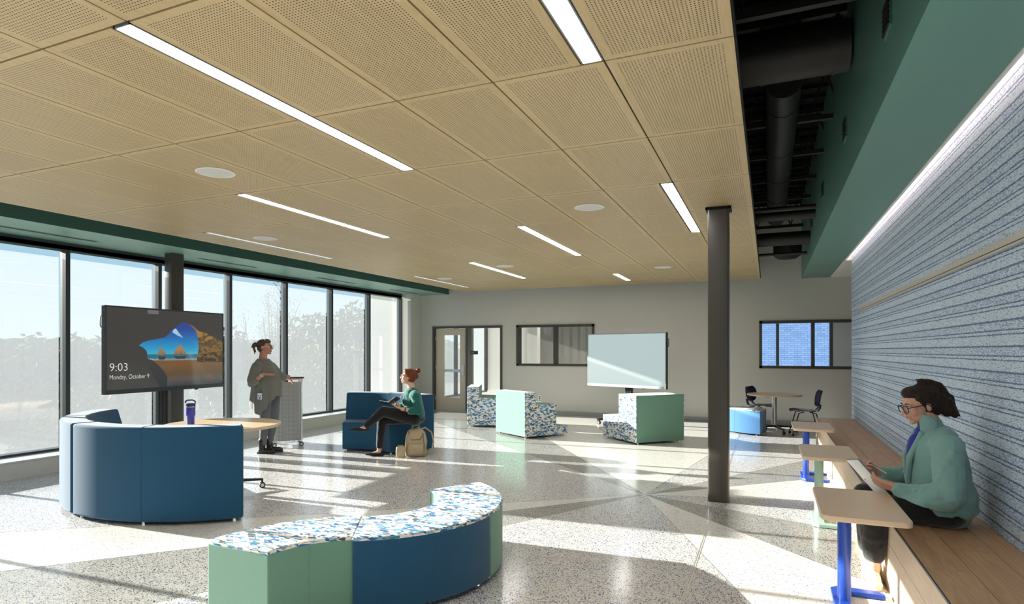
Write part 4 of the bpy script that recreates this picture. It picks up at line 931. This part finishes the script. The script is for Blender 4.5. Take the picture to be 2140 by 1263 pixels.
b.cap((.975, 4.455, .95), (.965, 4.375, .70), .085, .078); b.cap((.965, 4.375, .69), (.86, 4.395, .665), .078, .070); b.cap((.86, 4.395, .665), (.742, 4.437, .682), .066, .044); b.ell((.93, 4.37, .655), (.09, .06, .065)); b.cap((.755, 4.43, .68), (.733, 4.44, .683), .047, .045)
b.cap((.965, 4.80, .95), (.925, 4.865, .71), .082, .072); b.cap((.925, 4.865, .70), (.70, 4.785, .72), .068, .044)
for i in range(5): b.cap((.90 - i * .035, 4.335 + i * .014, .71 - i * .004), (.88 - i * .035, 4.40 + i * .013, .60 + i * .012), .018, .012)
for i in range(4): b.cap((.915 + i * .02, 4.36, .78 + i * .05), (.975 + i * .015, 4.35 + i * .01, .73 + i * .05), .022, .014)
fA.blob(b, 'jacket', fl1, .0065, 2, .020, .075)
b = MB(); n = 22
rs = []
for z, r, dx in ((.985, .086, 0), (1.04, .075, -.006), (1.095, .070, -.018), (1.13, .069, -.026)):
    rs.append([Vector((.932 + dx + r * 1.05 * math.cos(a), 4.63 + r * math.sin(a), z - .02 * math.cos(a))) for a in [R(-150 + 300 * i / n) for i in range(n + 1)]])
V = [[b.bm.verts.new(p) for p in r] for r in rs]
for r0, r1 in zip(V, V[1:]):
    for i in range(n): b.face([r0[i], r0[i + 1], r1[i + 1], r1[i]])
o = fA.part(b, 'collar', fl1); md = o.modifiers.new('s', 'SOLIDIFY'); md.thickness = .014; md = o.modifiers.new('u', 'SUBSURF'); md.levels = md.render_levels = 1
b = MB(); b.ell((.835, 4.60, .90), (.045, .045, .115)); b.ell((.865, 4.615, 1.0), (.035, .04, .06)); fA.blob(b, 'shirt', cloth('royal_blue_shirt', (.025, .035, .26), None, 40, .6), .007, 2)
b = MB()
for (x0, y0, z0), (x1, y1, z1), (x2, y2, z2) in (((.868, 4.565, 1.03), (.800, 4.555, .87), (.795, 4.59, .70)), ((.855, 4.66, 1.03), (.792, 4.64, .87), (.795, 4.605, .72))):
    b.tube([(x0, y0, z0), (x1, y1, z1), (x2, y2, z2)], [.016, .019, .014], 8)
fA.blob(b, 'front_placket', fl1, .006, 1)
for z in (.93, .85, .77): b = MB(); b.ell((.775 + (z - .77) * .05, 4.585, z), (.006, .006, .006)); fA.part(b, 'snap', M['satin'])
pk = cloth('black_trousers', (.008, .008, .009), (.014, .014, .015), 30, .4)
b = MB(); b.cap((.99, 4.52, .562), (.62, 4.63, .515), .100, .083); b.cap((.615, 4.635, .51), (.63, 4.69, .34), .083, .088); b.cap((.63, 4.69, .34), (.632, 4.715, .20), .086, .066); b.cap((.99, 4.73, .562), (.60, 4.85, .560), .100, .075); b.cap((.60, 4.85, .55), (.63, 4.92, .20), .072, .066); b.ell((.98, 4.625, .555), (.14, .19, .095))
fA.blob(b, 'trousers', pk, .008, 3, .006, .07)
sn = plain('off_white_leather', (.66, .62, .55), .5); so_ = plain('cream_sole', (.60, .52, .40), .6)
def sneaker(x, y, rz, g, nm='shoe'):
    q = empty(nm, (x, y, 0), rz); q.parent = g; q.matrix_parent_inverse = Matrix.Translation(-Vector(g.location))
    b = MB(); b.cap((-.06, 0, .055), (.11, 0, .04), .044, .038, sc=(1, .98)); b.cap((-.065, 0, .06), (-.045, 0, .10), .04, .038); b.cap((-.02, 0, .085), (.06, 0, .06), .035, .030); b.ell((.125, 0, .035), (.045, .043, .03))
    o = b.done('upper', sn, q); remesh(o, .006, 2); 
    b = MB(); b.prism([(-.115 + 0, -.02), (-.10, -.038), (0, -.036), (.09, -.047), (.145, -.035), (.168, 0), (.145, .035), (.09, .047), (0, .036), (-.10, .038), (-.115, .02)], .002, .026); b.done('sole', so_, q, smooth=True, bevel=.006)
    b = MB()
    for i in range(5): x_ = .0 + i * .018; z_ = .121 - i * .011; b.tube([(x_, -.024, z_ - .012), (x_ + .004, 0, z_), (x_, .024, z_ - .012)], .003, 6)
    b.tube([(0, 0, .12), (-.01, .02, .135), (.01, .035, .125), (.02, .01, .12)], .003, 6); b.tube([(0, 0, .12), (-.01, -.02, .135), (.01, -.035, .125)], .003, 6)
    b.done('laces', so_, q, smooth=True); return q
sneaker(.632, 4.735, R(-93), A); sneaker(.628, 4.95, R(-95), A)
# tablet and stylus
tb = empty('tablet', (.585, 4.61, .725)); tag(tb, 'silver backed tablet held in both hands by the woman in mint fleece', 'tablet')
e1 = Vector((-.163, 0, .201)).normalized(); e2 = Vector((-.075, .2, 0)).normalized(); nn = e1.cross(e2).normalized(); e2 = nn.cross(e1)
MT = Matrix((e2, e1, nn)).transposed().to_4x4()
MB().box(-.09, .115, -.13, .13, 0, .006, MT).done('back_cover', plain('silver_tablet', (.66, .67, .68), .35, .2), tb, bevel=.002)
MB().box(-.092, .117, -.132, .132, -.002, 0, MT).done('edge_case', M['blk_plastic'], tb); MB().box(-.083, .108, -.12, .12, -.003, -.002, MT).done('screen', gloss_screen('tablet_screen', (.5, .5, .5), .4), tb)
st = tag(MB().cyl((.60, 4.745, .79), (.70, 4.70, .735), .0035, n=8).done('stylus', M['white_paint'], smooth=True), 'white stylus pencil held behind the tablet', 'stylus')

# ------------------------------------------------ standing woman
sk2 = skin('skin_rosy', (.50, .24, .17)); B = empty('person', (-6.80, 7.10, 0)); tag(B, 'standing woman in grey poncho and grey jeans gesturing beside the lectern cart', 'person'); fB = Fig(B)
b = MB(); F2 = frame((.93, .36, 0), -3); P2 = head(b, (-6.87, 7.075, 1.583), F2, 1.05)
b.cap((-6.885, 7.065, 1.52), (-6.90, 7.06, 1.38), .053, .062); b.cap((-6.89, 7.065, 1.26), (-6.83, 7.09, .90), .085, .09); b.cap((-6.87, 6.93, 1.30), (-6.90, 7.20, 1.31), .055, .055)
b.cap((-6.87, 6.90, 1.30), (-6.84, 6.82, 1.075), .046, .038); b.cap((-6.84, 6.82, 1.075), (-6.665, 6.835, 1.195), .040, .027); hand(b, (-6.66, 6.836, 1.198), (.97, .12, -.12), (.15, .45, .85), 1, (6, 10, 8), .98, 3, (.35, .85, .3))
b.cap((-6.90, 7.22, 1.30), (-6.86, 7.42, 1.11), .046, .038); b.cap((-6.86, 7.42, 1.11), (-6.86, 7.56, 1.125), .038, .027); hand(b, (-6.86, 7.555, 1.125), (.25, .45, -.65), (-.25, -.2, -.75), 1, (20, 25, 15), .95, 4, (.5, .6, .1))
b.cap((-6.82, 7.02, .84), (-6.84, 7.04, .47), .075, .052); b.cap((-6.84, 7.04, .47), (-6.87, 7.02, .10), .050, .035); b.cap((-6.80, 7.17, .84), (-6.79, 7.17, .48), .075, .052); b.cap((-6.79, 7.17, .48), (-6.86, 7.15, .10), .050, .035); b.cap((-6.86, 7.02, .05), (-6.76, 7.06, .04), .03, .03); b.cap((-6.85, 7.15, .05), (-6.78, 7.22, .04), .03, .03)
fB.blob(b, 'body', sk2, .006, 2)
parts_fig(B, face_parts, P2, F2, 1.05, (.45, .14, .12), (.08, .05, .03)); parts_fig(B, glasses, P2, F2, 1.05, plain('dark_frames', (.02, .02, .025), .3), w=.027, h=.019, th=.003, temple=plain('pale_green_temple', (.35, .55, .48), .4))
h2 = hairm('ash_brown_hair', (.045, .028, .018), (.15, .10, .065)); b = MB()
for p, r in (((-.026, 0, .034), (.098, .081, .082)), ((-.045, 0, .0), (.070, .078, .075)), ((.028, 0, .072), (.054, .064, .044)), ((-.05, 0, -.035), (.045, .055, .055))): b.ell(P2(*p), [q * 1.05 for q in r], F2, 18, 12)
b.ell(P2(-.14, 0, .045), (.034, .034, .032)); b.ell(P2(-.165, .0, .02), (.030, .03, .032)); b.cap(P2(-.10, 0, .04), P2(-.15, 0, .03), .028, .026); b.cap(P2(-.165, 0, .01), P2(-.155, .0, -.10), .016, .004); b.cap(P2(-.16, 0, .0), P2(-.135, .01, -.07), .012, .004); b.cap(P2(-.17, 0, .05), P2(-.20, .0, .0), .012, .004)
fB.blob(b, 'hair', h2, .007, 1, .010, .03)
pon = cloth('grey_poncho_knit', (.14, .145, .13), (.20, .205, .185), 14, .45)
# draped poncho as a lofted open surface: shoulder ring to asymmetric hem
hem = [(-20, .235, .86), (10, .235, .84), (35, .20, .86), (60, .20, .95), (100, .19, .90), (140, .22, .80), (180, .25, .74), (205, .265, .70), (235, .22, .62), (262, .20, .58), (290, .21, .66), (320, .235, .80)]
def hemv(a):
    a = a % 360; hh = [(x % 360, r, z) for x, r, z in hem]; hh.sort(); hh = [(hh[-1][0] - 360,) + hh[-1][1:]] + hh + [(hh[0][0] + 360,) + hh[0][1:]]
    for (a0, r0, z0), (a1, r1, z1) in zip(hh, hh[1:]):
        if a0 <= a <= a1: t = (a - a0) / (a1 - a0); t = t * t * (3 - 2 * t); return r0 + (r1 - r0) * t, z0 + (z1 - z0) * t
b = MB(); n = 72; rs = []
for t in range(15):
    tt = t / 14.; ring = []
    for i in range(n):
        a = 360 * i / n; rh, zh = hemv(a); ca, sa = math.cos(R(a)), math.sin(R(a))
        if tt < .32:
            q = tt / .32; rx = .062 + (.125 - .062) * q ** .8; ry = .064 + (.205 - .064) * q ** .8; z = 1.415 - .125 * q ** 1.7; x_ = rx * ca; y_ = ry * sa
        else:
            q = (tt - .32) / .68; front = max(0, ca); bel = math.sin(math.pi * min(1, q * 1.15)) * .075 * front
            rx = .125 + (rh - .125) * q ** .9 + bel; ry = .205 + (rh * .95 - .205) * q; z = 1.29 + (zh - 1.29) * q; fold = .012 * q * math.sin(R(a) * 9 + 1.2) + .008 * q * math.sin(R(a) * 15); x_ = (rx + fold) * ca; y_ = (ry + fold) * sa
        lean = (1.40 - z) * .13
        u_, v_ = x_, y_
        ring.append(Vector((-6.895 + lean + .985 * u_ - .17 * v_, 7.065 + .17 * u_ + .985 * v_, z)))
    rs.append(ring)
b.rings(rs, cap0=False, cap1=False); o = fB.part(b, 'poncho', pon, angle=180); md = o.modifiers.new('s', 'SOLIDIFY'); md.thickness = .008; md = o.modifiers.new('u', 'SUBSURF'); md.levels = md.render_levels = 1
b = MB(); b.cap((-6.86, 6.91, 1.29), (-6.85, 6.82, 1.10), .085, .085); b.cap((-6.85, 6.82, 1.10), (-6.80, 6.81, 1.085), .072, .060); b.ell((-6.88, 6.83, 1.04), (.075, .05, .05)); fB.blob(b, 'sleeve', pon, .009, 2, .01, .06)
b = MB(); b.cap((-6.90, 7.22, 1.28), (-6.87, 7.40, 1.12), .085, .068); b.cap((-6.87, 7.40, 1.12), (-6.86, 7.46, 1.115), .062, .055); fB.blob(b, 'sleeve', pon, .009, 2, .01, .06)
jn = cloth('grey_denim', (.085, .095, .105), (.15, .16, .17), 26, .5)
b = MB(); b.cap((-6.82, 7.02, .86), (-6.845, 7.035, .50), .105, .072); b.cap((-6.845, 7.035, .49), (-6.865, 7.03, .15), .068, .050); b.cap((-6.80, 7.17, .86), (-6.79, 7.17, .50), .105, .074); b.cap((-6.79, 7.17, .49), (-6.855, 7.15, .15), .070, .050); b.ell((-6.82, 7.09, .88), (.13, .16, .11)); fB.blob(b, 'jeans', jn, .009, 2, .006, .05)
bt = plain('black_boot_leather', (.012, .012, .012), .35, bump=.3, bs=60)
for x, y, rz in ((-6.865, 7.025, R(18)), (-6.85, 7.155, R(38))):
    q = empty('boot', (x, y, 0), rz); q.parent = B; q.matrix_parent_inverse = Matrix.Translation(-Vector(B.location))
    b = MB(); b.cap((-.03, 0, .045), (.13, 0, .04), .042, .038); b.cap((-.015, 0, .06), (-.01, 0, .19), .045, .055); b.ell((.14, 0, .035), (.05, .042, .032)); o = b.done('upper', bt, q); remesh(o, .007, 2, .5, .004, .02)
    MB().prism([(-.08, -.03), (0, -.036), (.10, -.046), (.17, -.03), (.19, 0), (.17, .03), (.10, .046), (0, .036), (-.08, .03)], .001, .024).done('sole', M['blk_plastic'], q, smooth=True, bevel=.004)
    b = MB()
    for i in range(6): b.tube([(.045 - i * .004, -.026, .085 + i * .018), (.052 - i * .004, 0, .09 + i * .018), (.045 - i * .004, .026, .085 + i * .018)], .0028, 5)
    b.done('laces', M['duct'], q)
b = MB(); b.tube([(-6.745, 7.00, 1.10), (-6.76, 6.88, .98), (-6.745, 6.855, .90)], .0022, 5); fB.part(b, 'lanyard', M['blk_plastic'])
FB = frame((.25, -.97, 0)); MBb = Matrix.Translation((-6.745, 6.842, .865)) @ FB.to_4x4()
b = MB(); b.box(-.002, .001, -.033, .033, -.045, .045, MBb); fB.part(b, 'badge', plain('badge_white', (.75, .76, .78), .3))
b = MB(); b.box(.001, .0016, -.022, -.006, .0, .018, MBb); b.box(.001, .0016, .006, .022, .0, .018, MBb); b.rings([[MBb @ Vector(p) for p in ((.001, -.016, -.008), (.001, .016, -.008), (.001, .008, -.038), (.001, -.008, -.038))], [MBb @ Vector(p) for p in ((.0016, -.016, -.008), (.0016, .016, -.008), (.0016, .008, -.038), (.0016, -.008, -.038))]]); fB.part(b, 'badge_emblem', plain('badge_blue', (.03, .14, .45), .4))
b = MB(); b.cyl((-6.70, 6.833, 1.171), (-6.675, 6.835, 1.188), .032, n=18); fB.part(b, 'watch_strap', plain('pale_grey_strap', (.45, .46, .44), .5)); b = MB(); b.ell((-6.69, 6.825, 1.212), (.018, .014, .008)); fB.part(b, 'watch', M['blk_plastic'])

# ------------------------------------------------ seated reader
sk3 = skin('skin_fair', (.60, .36, .27)); D = empty('person', (-4.70, 7.76, .44)); tag(D, 'seated woman in dark green blouse and black trousers, legs crossed, holding a book', 'person'); fD = Fig(D)
b = MB(); F3 = frame((-.90, -.43, 0), -8); P3_ = head(b, (-4.775, 7.725, 1.150), F3, 1.03)
b.cap((-4.755, 7.74, 1.09), (-4.735, 7.75, .95), .047, .055); b.cap((-4.73, 7.76, .88), (-4.70, 7.775, .62), .08, .09); b.cap((-4.63, 7.66, .885), (-4.84, 7.86, .885), .05, .05)
b.cap((-4.61, 7.64, .88), (-4.545, 7.62, .66), .042, .036); b.cap((-4.545, 7.62, .66), (-4.725, 7.475, .705), .036, .025); hand(b, (-4.728, 7.473, .708), (-.88, -.35, .28), (.05, .35, .9), -1, (12, 15, 12), .92, 3, (.45, .7, .4))
b.cap((-4.86, 7.87, .88), (-4.93, 7.86, .68), .042, .036); b.cap((-4.93, 7.86, .68), (-4.955, 7.66, .735), .036, .025); hand(b, (-4.955, 7.655, .737), (-.2, -.93, .2), (.1, .2, .95), 1, (12, 15, 12), .92, 3, (.45, .7, .4))
b.cap((-4.66, 7.70, .55), (-5.03, 7.44, .655), .075, .055); b.cap((-5.03, 7.44, .655), (-5.235, 7.29, .43), .052, .034); b.cap((-5.24, 7.285, .43), (-5.31, 7.24, .412), .030, .024)
b.cap((-4.76, 7.83, .55), (-5.12, 7.56, .52), .075, .055); b.cap((-5.12, 7.56, .52), (-5.16, 7.55, .08), .052, .034); b.cap((-5.16, 7.55, .055), (-5.225, 7.50, .038), .030, .024)
fD.blob(b, 'body', sk3, .006, 2)
parts_fig(D, face_parts, P3_, F3, 1.03, (.50, .20, .18), (.16, .06, .03)); parts_fig(D, glasses, P3_, F3, 1.03, plain('clear_frames', (.55, .50, .55), .2), w=.026, h=.021, th=.002, temple=M['blk_plastic'])
h3 = hairm('auburn_hair', (.055, .012, .004), (.22, .065, .02)); b = MB()
for p, r in (((-.026, 0, .034), (.100, .083, .086)), ((-.045, 0, .0), (.072, .079, .078)), ((.035, 0, .070), (.050, .062, .040)), ((-.055, 0, -.035), (.042, .055, .05))): b.ell(P3_(*p), [q * 1.03 for q in r], F3, 18, 12)
for s in (-1, 1): b.cap(P3_(.04, s * .062, .06), P3_(-.01, s * .078, .01), .018, .012)
b.ell(P3_(-.125, 0, .105), (.036, .034, .036)); b.cap(P3_(-.09, 0, .07), P3_(-.13, 0, .10), .026, .022); b.ell(P3_(-.115, 0, .02), (.026, .03, .035))
fD.blob(b, 'hair', h3, .007, 1, .012, .03)
bl = cloth('dark_green_blouse', (.008, .10, .085), (.012, .13, .11), 20, .6)
b = MB(); b.cap((-4.695, 7.775, .60), (-4.73, 7.76, .85), .168, .155, sc=(1, .86), up=(.7, -.7, 0), n=20); b.cap((-4.63, 7.66, .880), (-4.84, 7.86, .880), .078, .078); b.ell((-4.745, 7.745, .945), (.07, .07, .045)); b.ell((-4.775, 7.705, .79), (.085, .095, .08))
b.cap((-4.605, 7.64, .88), (-4.545, 7.62, .70), .068, .062); b.cap((-4.545, 7.62, .68), (-4.63, 7.555, .672), .062, .052); b.cap((-4.86, 7.87, .88), (-4.93, 7.865, .70), .062, .055); b.cap((-4.93, 7.86, .70), (-4.94, 7.78, .70), .055, .048)
fD.blob(b, 'blouse', bl, .008, 2, .014, .06)
b = MB(); b.tube([(-4.80, 7.685, .93), (-4.845, 7.64, .87), (-4.865, 7.62, .80), (-4.86, 7.62, .74)], .004, 6); fD.part(b, 'zip', plain('rose_metal', (.6, .4, .35), .35, .6))
b = MB(); b.cap((-4.66, 7.70, .555), (-5.02, 7.445, .660), .105, .078); b.cap((-5.03, 7.44, .655), (-5.205, 7.31, .470), .076, .050); b.cap((-4.76, 7.83, .555), (-5.11, 7.57, .525), .10, .075); b.cap((-5.12, 7.56, .52), (-5.155, 7.55, .15), .072, .052); b.ell((-4.70, 7.77, .555), (.16, .16, .10)); fD.blob(b, 'trousers', pk, .009, 2, .006, .06)
fs = plain('black_suede', (.012, .012, .013), .8)
for c, d, zt in (((-5.25, 7.285, .415), (-.80, -.56, -.02), 0), ((-5.165, 7.545, .028), (-.80, -.58, 0), 0)):
    d = Vector(d).normalized(); c = Vector(c); b = MB(); b.cap(c - d * .05, c + d * .07, .036, .038, sc=(.80, 1), up=(0, 0, 1)); b.cap(c + d * .07, c + d * .18, .038, .014, sc=(.8, 1), up=(0, 0, 1)); fD.blob(b, 'flat_shoe', fs, .006, 1)
b = MB(); b.cyl((-4.700, 7.495, .697), (-4.688, 7.505, .695), .031, n=16); fD.part(b, 'watch_strap', M['blk_plastic'])
bk_ = empty('book', (-4.94, 7.50, .80)); tag(bk_, 'open black hardcover notebook held by the woman in green', 'book')
for sg, rot in ((1, 38), (-1, -10)):
    Mx = Matrix.Translation((0, 0, -.03)) @ Matrix.Rotation(R(22), 4, 'Z') @ Matrix.Rotation(R(-rot if sg > 0 else rot * -1), 4, 'Y') @ Matrix.Rotation(R(-15), 4, 'X')
    x0, x1 = (0, .15) if sg > 0 else (-.15, 0)
    MB().box(x0, x1, -.1, .1, -.003, 0, Mx).done('cover', M['blk_plastic'], bk_, bevel=.001); MB().box(x0 * .96, x1 * .96, -.096, .096, 0, .008, Mx).done('pages', plain('paper', (.75, .73, .68), .7), bk_)
